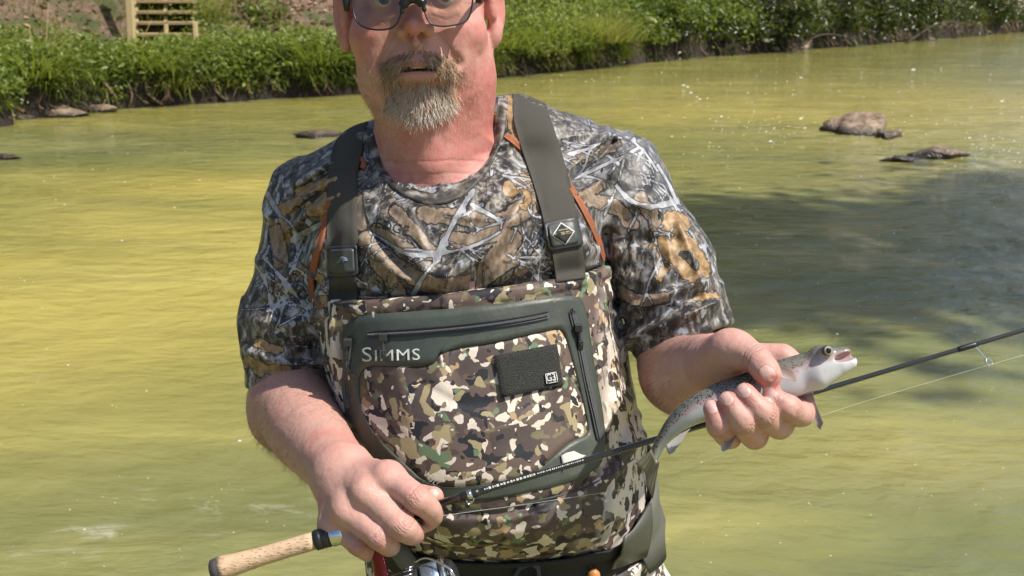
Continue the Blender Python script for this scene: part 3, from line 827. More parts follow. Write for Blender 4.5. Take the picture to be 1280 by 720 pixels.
# ================================================================ the angler
# ---- head frame (metres, x to the right of the picture, y up, z towards the camera)
HC = W(523, 8, 1.205)
_roll = math.radians(2.6); _ptc = math.radians(5.0); _yaw = math.radians(-2.0)
def head_axes():
    x = np.array([1.0, 0, 0]); y = np.array([0, 0, 1.0]); z = np.array([0, -1.0, 0])
    M = np.stack([x, y, z])                       # rows
    cr, sr = math.cos(_roll), math.sin(_roll)
    cp, sp = math.cos(_ptc), math.sin(_ptc)
    cy, sy = math.cos(_yaw), math.sin(_yaw)
    R1 = np.array([[cr, sr, 0], [-sr, cr, 0], [0, 0, 1]])      # roll
    R2 = np.array([[1, 0, 0], [0, cp, -sp], [0, sp, cp]])      # pitch up
    R3 = np.array([[cy, 0, sy], [0, 1, 0], [-sy, 0, cy]])
    return R3 @ R2 @ R1 @ M
HM = head_axes()
def H(x, y, z): return HC + (np.array([x, y, z]) * .001) @ HM
def to_head(P): return ((P - HC) @ HM.T) * 1000.0

body = SDF()
def hell(c, r, k=.008, op='u', rot=None):
    M = HM
    if rot is not None:
        M = np.array(Matrix.Rotation(math.radians(rot[0]), 3, rot[1])) @ HM
    body.ell(H(*c), np.array(r) * .001, k, op, M)
def hcone(a, b, ra, rb, k=.008, op='u'): body.cone(H(*a), H(*b), ra * .001, rb * .001, k, op)

# skull and the masses of the face
hell((0, 38, -28), (77, 92, 96), .01)
hell((0, -30, 8), (71, 88, 74), .02)
hell((0, -80, 8), (61, 46, 60), .02)
for s in (-1, 1):
    hell((s * 45, -34, 44), (27, 27, 30), .018)          # cheek
    hell((s * 44, -78, 24), (22, 34, 34), .018)          # jowl
    hell((s * 34, -63, 58), (18, 20, 20), .016)          # beside the mouth
hell((0, -108, 52), (30, 21, 24), .02)                   # chin
hell((0, -60, 62), (32, 27, 27), .016)                   # muzzle
hell((0, -122, 6), (44, 20, 40), .015)                   # under the chin
# brow, sockets
for s in (-1, 1):
    hcone((s * 10, 19, 80), (s * 44, 20, 66), 9, 8, .014)
    hell((s * 32, 2, 85), (17, 12, 13), .014, 's')
    hell((s * 32, 3, 66), (15, 13.5, 13.5), .004)        # eyeball with lids
    hell((s * 32, .6, 81.5), (11.0, 1.5, 6.0), .002, 's')
    hcone((s * 20, -14, 75), (s * 42, -13, 69), 4.0, 3.6, .010)   # bag below the eye
hell((0, 52, 40), (62, 40, 48), .03)                     # forehead
# nose
hcone((0, 8, 79), (0, -17, 96), 7.6, 8.6, .010)
hell((0, -26.5, 102), (11.5, 10, 11.0), .006)
for s in (-1, 1):
    hell((s * 14.0, -32, 91), (7.6, 7.6, 10.5), .004)
    hell((s * 8.2, -36.4, 104), (4.3, 2.9, 9.0), .0014, 's')
    hcone((s * 21.5, -25, 88), (s * 22.5, -38, 88), 1.4, 1.6, .005, 's')
    hcone((s * 22, -34, 88), (s * 40, -64, 74), 2.0, 2.4, .012, 's')     # nasolabial fold
hcone((44, -52, 66), (52, -86, 48), 1.6, 1.6, .010, 's')                 # smile crease on his left cheek
hcone((-45, -56, 66), (-53, -84, 48), 1.0, 1.0, .010, 's')
hell((0, -43, 94), (4.5, 6, 5), .006)                      # columella
# lips and a slightly open mouth
hell((0, -63.0, 88), (22, 5.5, 7.0), .006)
hell((0, -76.2, 85), (21, 6.3, 8.2), .006)
hcone((-20, -66.0, 90), (-9, -69.4, 93), 1.0, 1.1, .0015, 's'); hcone((-9, -69.4, 94), (9, -69.2, 94), 1.1, 1.1, .0015, 's'); hcone((9, -69.2, 93), (21, -65.0, 90), 1.6, 1.2, .0015, 's')
hell((0, -69.3, 88), (13, .95, 9), .0010, 's')
# ears
for s in (-1, 1):
    e = SDF()
    Mr = np.array(Matrix.Rotation(math.radians(s * 24), 3, 'Y')) @ HM
    e.ell(H(s * 85, -2, -6), np.array([7.5, 34, 20]) * .001, .004, 'u', Mr)
    e.ell(H(s * 82, -34, 0), np.array([6.5, 13, 10]) * .001, .008, 'u', Mr)
    e.ell(H(s * 90, 0, 0), np.array([5.0, 23, 11.5]) * .001, .004, 's', Mr)
    e.cone(H(s * 80, -14, 10), H(s * 80, 2, 12), .0045, .004, .006)      # tragus
    body.sub(e, .006)
# neck, shoulders, upper torso (the rest of it is under the clothes)
body.cone(W(544, 100, 1.225), W(542, 205, 1.262), .068, .0655, .015)
body.cone(W(542, 205, 1.262), W(548, 280, 1.29), .064, .07, .02)
body.cone(W(578, 80, 1.20), W(572, 205, 1.215), .020, .016, .03)          # neck muscles
body.cone(W(500, 90, 1.20), W(520, 215, 1.205), .018, .015, .03)
body.cone(W(528, 140, 1.186), W(540, 205, 1.192), .024, .020, .03)        # throat
body.cone(W(490, 235, 1.30), W(400, 260, 1.31), .040, .045, .02)
body.cone(W(610, 215, 1.30), W(755, 240, 1.31), .040, .045, .02)

class Loft:
    """elliptical cross-sections stacked in z: side rows (v, left u, right u, centre depth, back half-depth) and front rows (v, depth on the middle line)"""
    def __init__(s, sides, front, n=2.3, uc=585):
        A = []
        for v, ul, ur, dc, bb in sides:
            c = W((ul + ur) / 2, v, dc)
            A.append((c[2], c[0], c[1], (ur - ul) / 2 * dc / FPX, bb))
        A.sort(); D = spline(np.array(A), 3000); D = D[np.argsort(D[:, 0], kind='stable')]
        B = sorted([(W(uc, v, d)[2], W(uc, v, d)[1]) for v, d in front])
        E = spline(np.array(B), 3000); E = E[np.argsort(E[:, 0], kind='stable')]
        f = D[:, 2] - np.interp(D[:, 0], E[:, 0], E[:, 1])
        s.z = D[:, 0]; s.n = n
        s.D = np.stack([D[:, 0], D[:, 1], D[:, 2], D[:, 3], f, D[:, 4]], 1)
    def grow(s, e):
        q = object.__new__(Loft); q.__dict__ = dict(s.__dict__); q.D = s.D.copy(); q.D[:, 3:6] += e; return q
    def at(s, z): return [np.interp(z, s.z, s.D[:, k]) for k in range(1, 6)]
    def __call__(s, P):
        x, y, a, f, b = s.at(P[:, 2])
        dx = np.abs(P[:, 0] - x); dy = P[:, 1] - y
        bd = np.where(dy < 0, f, b); n = s.n
        r = ((dx / a) ** n + (np.abs(dy) / bd) ** n) ** (1 / n)
        d = (r - 1) * np.minimum(a, bd) * .95
        zt = s.z[-1]; zb = s.z[0]
        return np.maximum(d, np.maximum(P[:, 2] - zt, zb - P[:, 2]))

torso_sides = [
    (178, 470, 672, 1.285, .075), (205, 425, 722, 1.288, .100), (250, 396, 752, 1.290, .125),
    (310, 392, 762, 1.295, .135), (370, 398, 764, 1.300, .135), (450, 414, 774, 1.310, .135),
    (540, 432, 790, 1.325, .135), (620, 448, 806, 1.345, .135), (720, 462, 822, 1.365, .14), (900, 470, 830, 1.40, .14)]
torso_front = [(190, 1.212), (215, 1.190), (243, 1.170), (270, 1.155), (300, 1.145), (350, 1.138), (400, 1.138), (480, 1.138), (620, 1.14), (720, 1.19), (900, 1.25)]
torso_rows = None
torso = Loft(torso_sides, torso_front)
TC = W(585, 380, 1.29); TR = .42
body.fn(lambda P: np.maximum(torso.grow(-.012)(P), 1.02 - P[:, 2]), TC, TR, .03)

# ---- right arm (left in the picture): forearm comes forward to the rod
A_sh, A_el, A_wr = W(378, 262, 1.315), W(362, 500, 1.30), W(426, 588, 1.075)
body.cone(W(384, 268, 1.31), W(366, 480, 1.30), .046, .0415, .02)
body.chain([W(366, 492, 1.29), W(379, 530, 1.22), W(402, 562, 1.14), W(427, 590, 1.075)], [.0440, .0440, .0355, .0295], .02)
body.ell(W(358, 520, 1.285), (.042, .043, .043), .03)
hand1 = SDF()
wr = W(430, 594, 1.068)
mcp = [W(485, 597, 1.022), W(458, 616, 1.016), W(433, 637, 1.020), W(416, 655, 1.034)]
for m, r in zip(mcp, (.0142, .0142, .0136, .0122)):
    hand1.cone(wr + (m - W(458, 616, 1.016)) * .35, m, .0155, r, .012)
hand1.cone(wr, W(470, 622, 1.052), .024, .02, .012)          # palm
hand1.cone(wr, W(440, 640, 1.05), .022, .016, .012)          # heel of the hand
f_ = [ ([mcp[0], W(521, 623, 1.000), W(541, 643, 1.013), W(532, 655, 1.030)], (.0138, .0124, .0104, .0086)),
       ([mcp[1], W(502, 657, 0.996), W(517, 668, 1.020), W(506, 664, 1.040)], (.0138, .0126, .0106, .0088)),
       ([mcp[2], W(474, 670, 1.000), W(487, 682, 1.022), W(480, 676, 1.042)], (.0132, .0120, .0104, .0086)),
       ([mcp[3], W(450, 680, 1.018), W(461, 689, 1.036), W(456, 682, 1.052)], (.0118, .0106, .0094, .0080)) ]
fing1 = SDF()
for pts, rad in f_:
    g = SDF(); g.chain(pts, rad, .006)
    g.ell(pts[1] - _F * .004, (rad[1] * .86,) * 3, .006)
    fing1.sub(g, .0012)
hand1.sub(fing1, .010)
for m in mcp[:4]: hand1.ell(m - _F * .0085, (.0075, .0075, .0072), .012)   # knuckles
thumb1 = SDF(); thumb1.chain([W(458, 606, 1.062), W(496, 618, 1.062), W(524, 621, 1.055), W(541, 621, 1.046)], [.020, .0150, .0122, .0100], .008)
hand1.sub(thumb1, .008)
# tendons across the back of the hand
for m in mcp: hand1.cone(wr + (m - wr) * .35 - _F * .0145, m - _F * .013, .0022, .0030, .008)
for a_, b_, c_ in ((W(446, 585, 1.04), W(462, 600, 1.016), W(474, 612, 1.012)), (W(432, 598, 1.045), W(440, 618, 1.018), W(449, 632, 1.014)), (W(440, 590, 1.04), W(436, 612, 1.02), W(424, 634, 1.018))):
    hand1.chain([a_, b_, c_], [.0014, .0019, .0014], .005)      # veins
body.sub(hand1, .014)

# ---- left arm (right in the picture): forearm points at the camera, hand holds the trout
body.cone(W(772, 228, 1.305), W(851, 452, 1.275), .050, .0455, .02)
body.chain([W(857, 467, 1.264), W(864, 470, 1.18), W(878, 462, 1.09), W(893, 456, 1.025)], [.0455, .0425, .0350, .0290], .02)
body.ell(W(852, 470, 1.262), (.044, .044, .042), .02)
hand2 = SDF()
wr2 = W(894, 458, 1.02)
mcp2 = [W(990, 462, .985), W(966, 480, .992), W(940, 496, .996), W(914, 510, 1.000)]
for m, r in zip(mcp2, (.0130, .0130, .0122, .011)):
    hand2.cone(wr2 + (m - mcp2[1]) * .2, m, .017, r, .012)
hand2.cone(wr2, W(950, 460, 1.005), .022, .018, .012)
hand2.cone(W(930, 452, .995), W(978, 446, .985), .016, .012, .012)      # web above the fish
f2 = [ ([mcp2[0], W(1003, 514, .948), W(984, 510, .922), W(966, 496, .921)], (.0125, .0116, .0102, .0086)),
       ([mcp2[1], W(976, 531, .948), W(953, 517, .915), W(931, 491, .916)], (.0125, .0118, .0106, .0088)),
       ([mcp2[2], W(945, 545, .950), W(928, 527, .914), W(910, 501, .917)], (.0120, .0114, .0102, .0086)),
       ([mcp2[3], W(913, 547, .956), W(899, 532, .922), W(890, 511, .922)], (.0110, .0104, .0094, .0078)) ]
fing2 = SDF()
for pts, rad in f2:
    g = SDF(); g.chain(pts, rad, .006)
    g.ell(pts[2] - _F * .0012, (rad[2] * 1.03,) * 3, .006)
    fing2.sub(g, .0010)
hand2.sub(fing2, .006)
body.sub(hand2, .012)
thumb2 = SDF()
thumb2.chain([W(888, 456, 1.0), W(914, 442, .962), W(944, 449, .935), W(962, 470, .922)], [.026, .0185, .0130, .0098], .010)
thumb2.ell(W(914, 437, .96), (.019, .017, .018), .01)
thumb2.ell(W(956, 462, .925), (.0118, .0118, .0105), .006)
body.sub(thumb2, .008)

# nail plates: slightly proud flattened ovals, also painted by attribute
NAILS = []
def nail(u, v, d, ang, a, b):
    c = W(u, v, d)
    ca, sa = math.cos(math.radians(ang)), math.sin(math.radians(ang))
    ax = ca * _R + sa * _U; ay = -sa * _R + ca * _U
    M = np.stack([ax, ay, -_F])
    NAILS.append((c, M, a, b))
nail(963, 493, .9150, 130, 0.0067, 0.0053)
nail(928, 487, .9100, 128, 0.0069, 0.0055)
nail(907, 497, .9105, 122, 0.0065, 0.0053)
nail(889, 508, .9155, 110, 0.0058, 0.0048)
nail(960, 467, .9130, -50, 0.0070, 0.0058)
nail(541, 617, 1.0400, 10, 0.0053, 0.0044)

def face_detail(P):
    return .0004 * fbm(P, 90, 3, 5) + .0006 * vnoise(P, 28, 9)
body.fn(face_detail, HC, 40, .001, 'd')

BV, BF = body.mesh(W(290, 30, 1.30) * [1, 0, 0] + np.array([0, .82, .84]), np.array([.335, 1.48, 1.53]), BODY_H)
BV, BF = largest_piece(BV, BF)
BN = normals_of(BV, BF)
bvh_body = bvh_of(BV, BF)

# ---- attributes of the skin
hl = to_head(BV)
red = np.zeros(len(BV))
def blob(c, r, a):
    global red
    red = red + a * np.exp(-((BV - np.asarray(c)) ** 2).sum(1) / (r * r))
blob(H(0, -28, 104), .016, .75)
for s in (-1, 1):
    blob(H(s * 50, -35, 62), .030, .55); blob(H(s * 86, -5, 0), .034, .75)
blob(H(60, -95, 30), .05, .5)
blob(W(545, 225, 1.16), .07, .5); blob(W(612, 165, 1.22), .05, .5)
blob(W(470, 190, 1.2), .05, .25)
for m in mcp: blob(m, .012, .45)
for pts, rad in f_: blob(pts[1], .011, .5)
for pts, rad in f2:
    blob(pts[1], .014, .5); blob(pts[3], .013, .75); blob(pts[2], .009, .35)
blob(W(962, 474, .915), .014, .55)
blob(W(425, 560, 1.08), .04, .35)
red = red + .20 * np.clip((HC[2] + .06 - np.abs(BV[:, 2] - HC[2] + .06) - 1.2) * 8, 0, 1) * (np.abs(BV[:, 0] - HC[0]) < .12) + .25 * fbm(BV, 45, 3, 3)
nl = np.zeros(len(BV))
for c, M, a, b in NAILS:
    q = (BV - c) @ M.T
    near = (np.abs(q[:, 2]) < .009)
    nl = np.maximum(nl, np.where(near, 2 - np.sqrt((np.abs(q[:, 0]) / a) ** 2.6 + (np.abs(q[:, 1]) / b) ** 2.6), 0))
lip = np.exp(-(((hl[:, 0]) / 20) ** 4 + ((hl[:, 1] + 70) / 9.5) ** 4)) * (hl[:, 2] > 70)
mouth = ((np.abs(hl[:, 0]) < 19) & (np.abs(hl[:, 1] + 69.4) < 2.8) & (hl[:, 2] > 62) & (hl[:, 2] < 92.5)).astype(float)
blood = np.exp(-((BV - W(967, 476, .914)) ** 2).sum(1) / (.0068 ** 2))
tan_ = np.clip((.30 - np.abs(BV[:, 0])) * 8, 0, 1) * 0
forearm = np.exp(-((BV - W(372, 530, 1.22)) ** 2).sum(1) / (.10 ** 2)) + np.exp(-((BV - W(850, 450, 1.18)) ** 2).sum(1) / (.09 ** 2))
beardshade = np.clip(1 - np.sqrt((hl[:, 0] / 46) ** 2 + ((hl[:, 1] + 92) / 40) ** 2), 0, 1) * (hl[:, 2] > 30)

# finger creases, wrist and neck lines
crease = np.zeros(len(BV))
def ring_line(c, ax, rad, w=.0011, amp=1.0):
    global crease
    q = BV - np.asarray(c); ax = np.asarray(ax, float); ax = ax / np.linalg.norm(ax)
    s_ = q @ ax + .0007 * np.sin(np.arctan2(q @ _R, q @ _U) * 5); r_ = np.linalg.norm(q - (q @ ax)[:, None] * ax, axis=1)
    crease = np.maximum(crease, amp * np.exp(-(s_ / w) ** 2) * np.clip(2.2 - r_ / rad, 0, 1))
for pts, rad in f_:
    ax = pts[2] - pts[0]
    for o_ in (-.0045, -.0015, .0015, .0045): ring_line(pts[1] + ax / np.linalg.norm(ax) * o_, ax, rad[1], .0010, .75)
for pts, rad in f2:
    ax = pts[3] - pts[1]
    for o_ in (-.0022, .0012): ring_line(pts[2] + ax / np.linalg.norm(ax) * o_, ax, rad[2], .0010, .9)
    ring_line(pts[1] + ax * .12, ax, rad[1], .0012, .8)
ax = W(962, 470, .922) - W(914, 442, .962)
for o_ in (-.003, .0, .003): ring_line(W(946, 451, .934) + ax / np.linalg.norm(ax) * o_, ax, .013, .0010, .7)
for v_, a_ in ((196, .55), (212, .45), (226, .3)):
    c_ = W(540, v_, 1.20); q = BV - c_
    crease = np.maximum(crease, a_ * np.exp(-((q[:, 2] + .10 * q[:, 0] ** 2 / .05 + .002 * vnoise(BV, 60, 4)) / .0016) ** 2) * (np.abs(q[:, 0]) < .07) * (q[:, 1] < .06))
for s in (-1, 1):      # lines at the outer corner of the eye and under it
    for k_, (y0, y1) in enumerate(((2, 10), (-3, -5), (-8, -18))):
        a_, b_ = np.array([s * 48.0, y0, 62]), np.array([s * 66.0, y1, 44]); ba = b_ - a_
        tt_ = np.clip(((hl - a_) @ ba) / (ba @ ba), 0, 1); d_ = np.linalg.norm(hl - a_ - tt_[:, None] * ba, axis=1)
        crease = np.maximum(crease, .7 * np.exp(-(np.hypot(*(hl - a_ - tt_[:, None] * ba)[:, :2].T) / 1.3) ** 2) * (d_ < 16))
    for pts_ in ([(18, -16, 80), (32, -21, 76), (44, -17, 70)], [(20, -32, 88), (31, -44, 80), (38, -58, 72), (40, -72, 66)]):
        for p_, q_ in zip(pts_[:-1], pts_[1:]):
            a_ = np.array([s * p_[0], p_[1], p_[2]], float); ba = np.array([s * q_[0], q_[1], q_[2]], float) - a_
            r_ = hl - a_; tt_ = np.clip((r_[:, :2] @ ba[:2]) / (ba[:2] @ ba[:2]), 0, 1)
            crease = np.maximum(crease, .6 * np.exp(-(np.hypot(*(r_[:, :2] - tt_[:, None] * ba[:2]).T) / 1.4) ** 2) * (hl[:, 2] > 40))

def skin_mat():
    t = NT('skin')
    v = t.coord()
    r = t.attr('red'); n1 = t.noise(v, 95, 5, .65); n2 = t.noise(v, 900, 2)
    f = t.math('ADD', r, t.math('MULTIPLY', t.math('SUBTRACT', n1, .5), 1.5))
    c = t.ramp(t.math('MULTIPLY_ADD', f, .45, .3, clamp=True),
               [(0, (.47, .305, .245)), (.35, (.49, .275, .228)), (.65, (.47, .195, .165)), (1, (.44, .12, .10))])
    c = t.mix(t.math('MULTIPLY', t.step(n2, .62, .75), .25), c, (.33, .15, .10))       # pores and freckles
    c = t.mix(t.math('MULTIPLY', t.attr('forearm'), t.step(t.noise(v, 420, 3), .50, .70)), c, (.30, .15, .11))
    c = t.mix(t.math('MULTIPLY', t.attr('lip'), .65), c, (.42, .155, .135))
    c = t.mix(t.math('MULTIPLY', t.attr('beardshade'), .55), c, (.30, .19, .14))
    c = t.mix(t.attr('mouth'), c, (.035, .010, .009))
    nail_f = t.step(t.attr('nail'), .97, 1.06)
    rim_f = t.math('MULTIPLY', t.step(t.attr('nail'), .80, .92), t.math('SUBTRACT', 1.0, nail_f))
    c = t.mix(t.math('MULTIPLY', rim_f, .45), c, (.28, .10, .075))
    c = t.mix(t.math('MULTIPLY', nail_f, .75), c, (.62, .41, .36))
    cr = t.attr('crease')
    c = t.mix(t.math('MULTIPLY', cr, .40, clamp=True), c, (.26, .10, .08))
    c = t.mix(t.math('MULTIPLY', t.step(t.attr('blood'), .3, .8), t.step(n1, .38, .55)), c, (.34, .035, .028))
    h = t.math('ADD', t.math('MULTIPLY', t.voro(v, 520, 'DISTANCE_TO_EDGE'), .5), t.noise(t.coord(scale=(1, 1, .5)), 260, 4))
    h2 = t.noise(t.coord(scale=(1, 1, 1)), 75, 4, .6)
    b0 = t.bump(t.math('SUBTRACT', t.math('MULTIPLY', h2, .8), t.math('MULTIPLY', cr, .9)), .55, .0016)
    b1 = t.bump(h, .36, .0013, b0)
    rough = t.math('SUBTRACT', .50, t.math('MULTIPLY', nail_f, .2))
    m = t.bsdf(c, rough, b1, Subsurface_Weight=.10, Subsurface_Scale=.004, Specular_IOR_Level=.38)
    t.b.inputs['Subsurface Radius'].default_value = (1.0, .35, .2)
    return m

P_BASE = np.array([.0, 1.36, -.26])
person = empty('person', P_BASE, 'man with greying goatee and glasses in camouflage shirt and chest waders holding a trout', 'person')
mesh_obj('body', BV, BF, skin_mat(), person, attrs=dict(red=red, nail=nl, lip=lip, mouth=mouth, blood=blood, crease=np.clip(crease, 0, 1), forearm=np.clip(forearm, 0, 1), beardshade=beardshade))
# ---------------------------------------------------------------- t-shirt
shirt = SDF()
shirt.fn(lambda P: np.maximum(torso(P), 1.0 - P[:, 2]), TC, .6, .02)
shirt.cone(W(500, 206, 1.285), W(400, 256, 1.305), .058, .058, .03)
shirt.cone(W(640, 184, 1.285), W(760, 232, 1.305), .060, .058, .03)
shirt.ell(W(590, 300, 1.225), (.13, .08, .07), .04)                      # fuller chest
# sleeves
sl1 = SDF(); sl1.cone(W(401, 278, 1.312), W(362, 400, 1.300), .060, .0530, .02); sl1.cone(W(362, 400, 1.300), W(363, 560, 1.300), .0530, .051, .02)
cut1_p = W(362, 484, 1.295); cut1_n = W(360, 492, 1.295) - W(366, 380, 1.300) + np.array([.008, -.002, 0]); cut1_n /= np.linalg.norm(cut1_n)
sl1.fn(lambda P: (P - cut1_p) @ cut1_n, cut1_p, 99, .004, 'i')
sl1.cone(W(362, 470, 1.297), W(363, 600, 1.297), .0462, .0472, .003, 's')
sl2 = SDF(); sl2.cone(W(762, 238, 1.305), W(822, 335, 1.290), .062, .060, .02); sl2.cone(W(822, 335, 1.29), W(878, 480, 1.268), .060, .0600, .02)
cut2_p = W(857, 432, 1.275); cut2_n = W(886, 482, 1.262) - W(822, 345, 1.29) + np.array([0, .004, 0]); cut2_n /= np.linalg.norm(cut2_n)
sl2.fn(lambda P: (P - cut2_p) @ cut2_n, cut2_p, 99, .004, 'i')
sl2.cone(W(848, 408, 1.281), W(892, 520, 1.262), .0530, .0545, .003, 's')
for q in (sl1, sl2): shirt.sub(q, .024)
# neck hole
shirt.cone(W(548, 20, 1.22), W(545, 166, 1.205), .0700, .0700, .006, 's')
_p0, _p1, _p2 = W(575, 367, 1.135), W(748, 337, 1.225), W(405, 374, 1.225)
bib_n = np.cross(_p1 - _p0, _p2 - _p0); bib_n /= np.linalg.norm(bib_n); bib_n *= np.sign(bib_n[2])
def bib_h(P): return (P - _p0) @ bib_n
def _tuck(P):
    x = np.clip((.028 - bib_h(P)) / .030, 0, 1); u = pix(P)[0]
    return .013 * x * x * (3 - 2 * x) * np.clip((u - 408) / 12, 0, 1) * np.clip((762 - u) / 12, 0, 1)
shirt.fn(_tuck, TC, 40, .001, 'd')

def fold(sdf, pts, amp, w, dmax=1.36):
    """a soft ridge (amp > 0) or furrow (amp < 0) running along a line on the front of the cloth"""
    pts = [(float(a), float(b)) for a, b in spline([(a, b, 0) for a, b in pts], 4 * len(pts))[:, :2]]
    A = np.array(pts); c = A.mean(0); r = np.hypot(*(A - c).T).max() + 4 * w
    ce = W(c[0], c[1], 1.2); lo_ = A.min(0) - 3 * w; hi_ = A.max(0) + 3 * w
    def fn(P):
        u, v, d = pix(P)
        m = (u > lo_[0]) & (u < hi_[0]) & (v > lo_[1]) & (v < hi_[1]); o = np.zeros(len(P))
        if m.any():
            x = poly_dist(u[m], v[m], pts) / w
            o[m] = -amp * np.exp(-x * x) * np.clip((dmax - d[m]) * 20, 0, 1)
        return o
    sdf.fn(fn, ce, r * 1.2 / FPX + .12, .001, 'd')

for pts, amp, w in [
    # left sleeve (in the picture)
    ([(436, 218), (400, 232), (360, 262)], .006, 9), ([(430, 240), (395, 258), (352, 292)], .005, 8), ([(440, 262), (405, 275), (372, 310)], -.005, 8),
    ([(432, 196), (404, 208), (372, 228)], .004, 7), ([(436, 207), (402, 220), (366, 246)], -.004, 7),
    ([(405, 300), (380, 330), (345, 350)], .004, 9), ([(410, 340), (376, 368), (330, 380)], -.004, 8), ([(404, 390), (368, 405), (322, 402)], .004, 9),
    ([(410, 420), (372, 432), (318, 424)], -.0016, 7), ([(412, 448), (366, 456), (312, 440)], .005, 7), ([(410, 462), (364, 468), (308, 454)], -.0010, 5),
    ([(360, 300), (350, 350), (338, 410)], -.003, 8), ([(395, 420), (388, 450), (384, 476)], -.0014, 7),
    # chest
    ([(468, 258), (520, 330), (560, 352)], .004, 16), ([(452, 300), (500, 345), (556, 362)], .005, 12), ([(470, 290), (520, 348)], -.004, 9),
    ([(655, 240), (620, 300), (560, 345)], .006, 14), ([(672, 262), (640, 310), (590, 352)], -.005, 10), ([(690, 290), (660, 330), (620, 352)], .005, 10),
    ([(600, 260), (570, 310), (545, 330)], -.003, 12), ([(640, 190), (632, 230), (600, 262)], .003, 12), ([(470, 205), (480, 240), (500, 262)], .003, 10),
    # right shoulder and sleeve
    ([(768, 176), (742, 206), (712, 228)], -.0065, 5), ([(760, 164), (735, 192), (712, 210)], .004, 9), ([(780, 196), (756, 222), (728, 244)], .004, 8),
    ([(735, 262), (775, 250), (820, 262)], .004, 12), ([(742, 300), (790, 300), (842, 300)], -.003, 12), ([(752, 336), (800, 352), (850, 340)], .003, 12),
    ([(772, 392), (822, 372), (878, 352)], .006, 9), ([(776, 408), (828, 388), (888, 366)], -.0016, 7), ([(784, 424), (836, 402), (896, 378)], .006, 7), ([(788, 440), (846, 418), (904, 392)], -.0008, 4),
    ([(756, 290), (764, 340), (778, 400)], -.006, 9), ([(850, 280), (870, 330), (884, 372)], .004, 9), ([(812, 300), (836, 340), (850, 380)], -.003, 9),
]: fold(shirt, pts, amp * 1.5, w * .72)
def _creases(P):
    Q = P + .03 * np.stack([vnoise(P, 9, 31), vnoise(P, 9, 32), vnoise(P, 9, 33)], 1)
    r1 = 1 - np.abs(vnoise(Q * np.array([1, 1, 2.2]), 13, 41)); r2 = 1 - np.abs(vnoise(Q * np.array([2.0, 1, .8]), 17, 42))
    u, v, d = pix(P); k = 1 - (np.exp(-(((P - cut1_p) @ cut1_n) / .022) ** 2) * (u < 425) + np.exp(-(((P - cut2_p) @ cut2_n) / .022) ** 2) * (u > 775))
    return -.0042 * k * (r1 ** 5 + .8 * r2 ** 6) + .0008 * vnoise(P, 40, 21)
shirt.fn(_creases, TC, 40, .001, 'd')

SV, SF = shirt.mesh(np.array([-.345, 1.02, .90]), np.array([.345, 1.50, 1.46]), SHIRT_H, 1)
SV, SF = largest_piece(SV, SF)
bvh_shirt = bvh_of(SV, SF)
su, sv, sd = pix(SV)
sn = normals_of(SV, SF)
front = ((_C - SV) * sn).sum(1) > -.02

# printed pattern: limbs, twigs and leaves as distance fields on the cloth
def field(polys, base=-9.0):
    """max over strokes of (half-width - distance) in px; each poly: list of (u, v, halfwidth)"""
    out = np.full(len(SV), base)
    for pl in polys:
        for (x0, y0, w0), (x1, y1, w1) in zip(pl[:-1], pl[1:]):
            m = 9 + max(w0, w1)
            i = np.nonzero((su > min(x0, x1) - m) & (su < max(x0, x1) + m) & (sv > min(y0, y1) - m) & (sv < max(y0, y1) + m))[0]
            if not len(i): continue
            dx, dy = x1 - x0, y1 - y0; L2 = dx * dx + dy * dy + 1e-9
            t = np.clip(((su[i] - x0) * dx + (sv[i] - y0) * dy) / L2, 0, 1)
            d = (w0 + (w1 - w0) * t) - np.hypot(su[i] - x0 - t * dx, sv[i] - y0 - t * dy)
            out[i] = np.maximum(out[i], d)
    return out
R2 = random.Random(11)
def twig(x, y, ang, L, w, depth=0, out=None):
    out = [] if out is None else out
    n = max(3, int(L / 9)); pl = [(x, y, w)]
    for k in range(n):
        ang += R2.uniform(-.28, .28)
        x += math.cos(ang) * L / n; y += math.sin(ang) * L / n
        pl.append((x, y, max(.75, w * (1 - .7 * (k + 1) / n))))
        if depth < 2 and R2.random() < .42:
            twig(x, y, ang + R2.choice((-1, 1)) * R2.uniform(.45, 1.0), L * R2.uniform(.3, .55), max(.75, w * .55), depth + 1, out)
    out.append(pl)
    return out
def px(pts, w0, w1):
    q = spline([(a, b, 0) for a, b in pts], 6 * len(pts)); n = len(q)
    return [(a[0], a[1], w0 + (w1 - w0) * k / (n - 1)) for k, a in enumerate(q)]
white = [px([(592, 238), (572, 270), (556, 300), (545, 326)], 3.4, 4.6), px([(545, 326), (530, 345), (515, 372)], 2.6, 3.4),
         px([(545, 318), (510, 318), (480, 300), (462, 290)], 2.6, 1.2), px([(545, 318), (590, 308), (625, 290)], 2.6, 1.2), px([(590, 256), (612, 268), (625, 276)], 4, 3),
         px([(712, 192), (740, 184), (768, 168)], 2, 1.4), px([(704, 176), (738, 182), (772, 172), (800, 184), (822, 214)], 1.8, 1.3), px([(720, 222), (760, 204), (800, 184)], 2.2, 1.6),
         px([(770, 232), (788, 250), (812, 258), (846, 252)], 3, 4), px([(780, 200), (770, 235), (756, 268)], 2.4, 1.6), px([(846, 252), (836, 230), (822, 206)], 2.2, 1.6),
         px([(334, 242), (348, 266), (366, 284), (372, 312)], 3, 2), px([(318, 330), (332, 352), (340, 388)], 2.6, 1.6), px([(330, 322), (356, 352), (380, 380), (394, 384)], 2.6, 1.6),
         px([(366, 300), (390, 286), (402, 280)], 4, 3), px([(826, 322), (812, 352), (806, 372), (800, 385)], 1.6, 1), px([(808, 366), (816, 380)], 1.2, .8), px([(700, 330), (682, 322), (650, 322)], 2.2, 1)]
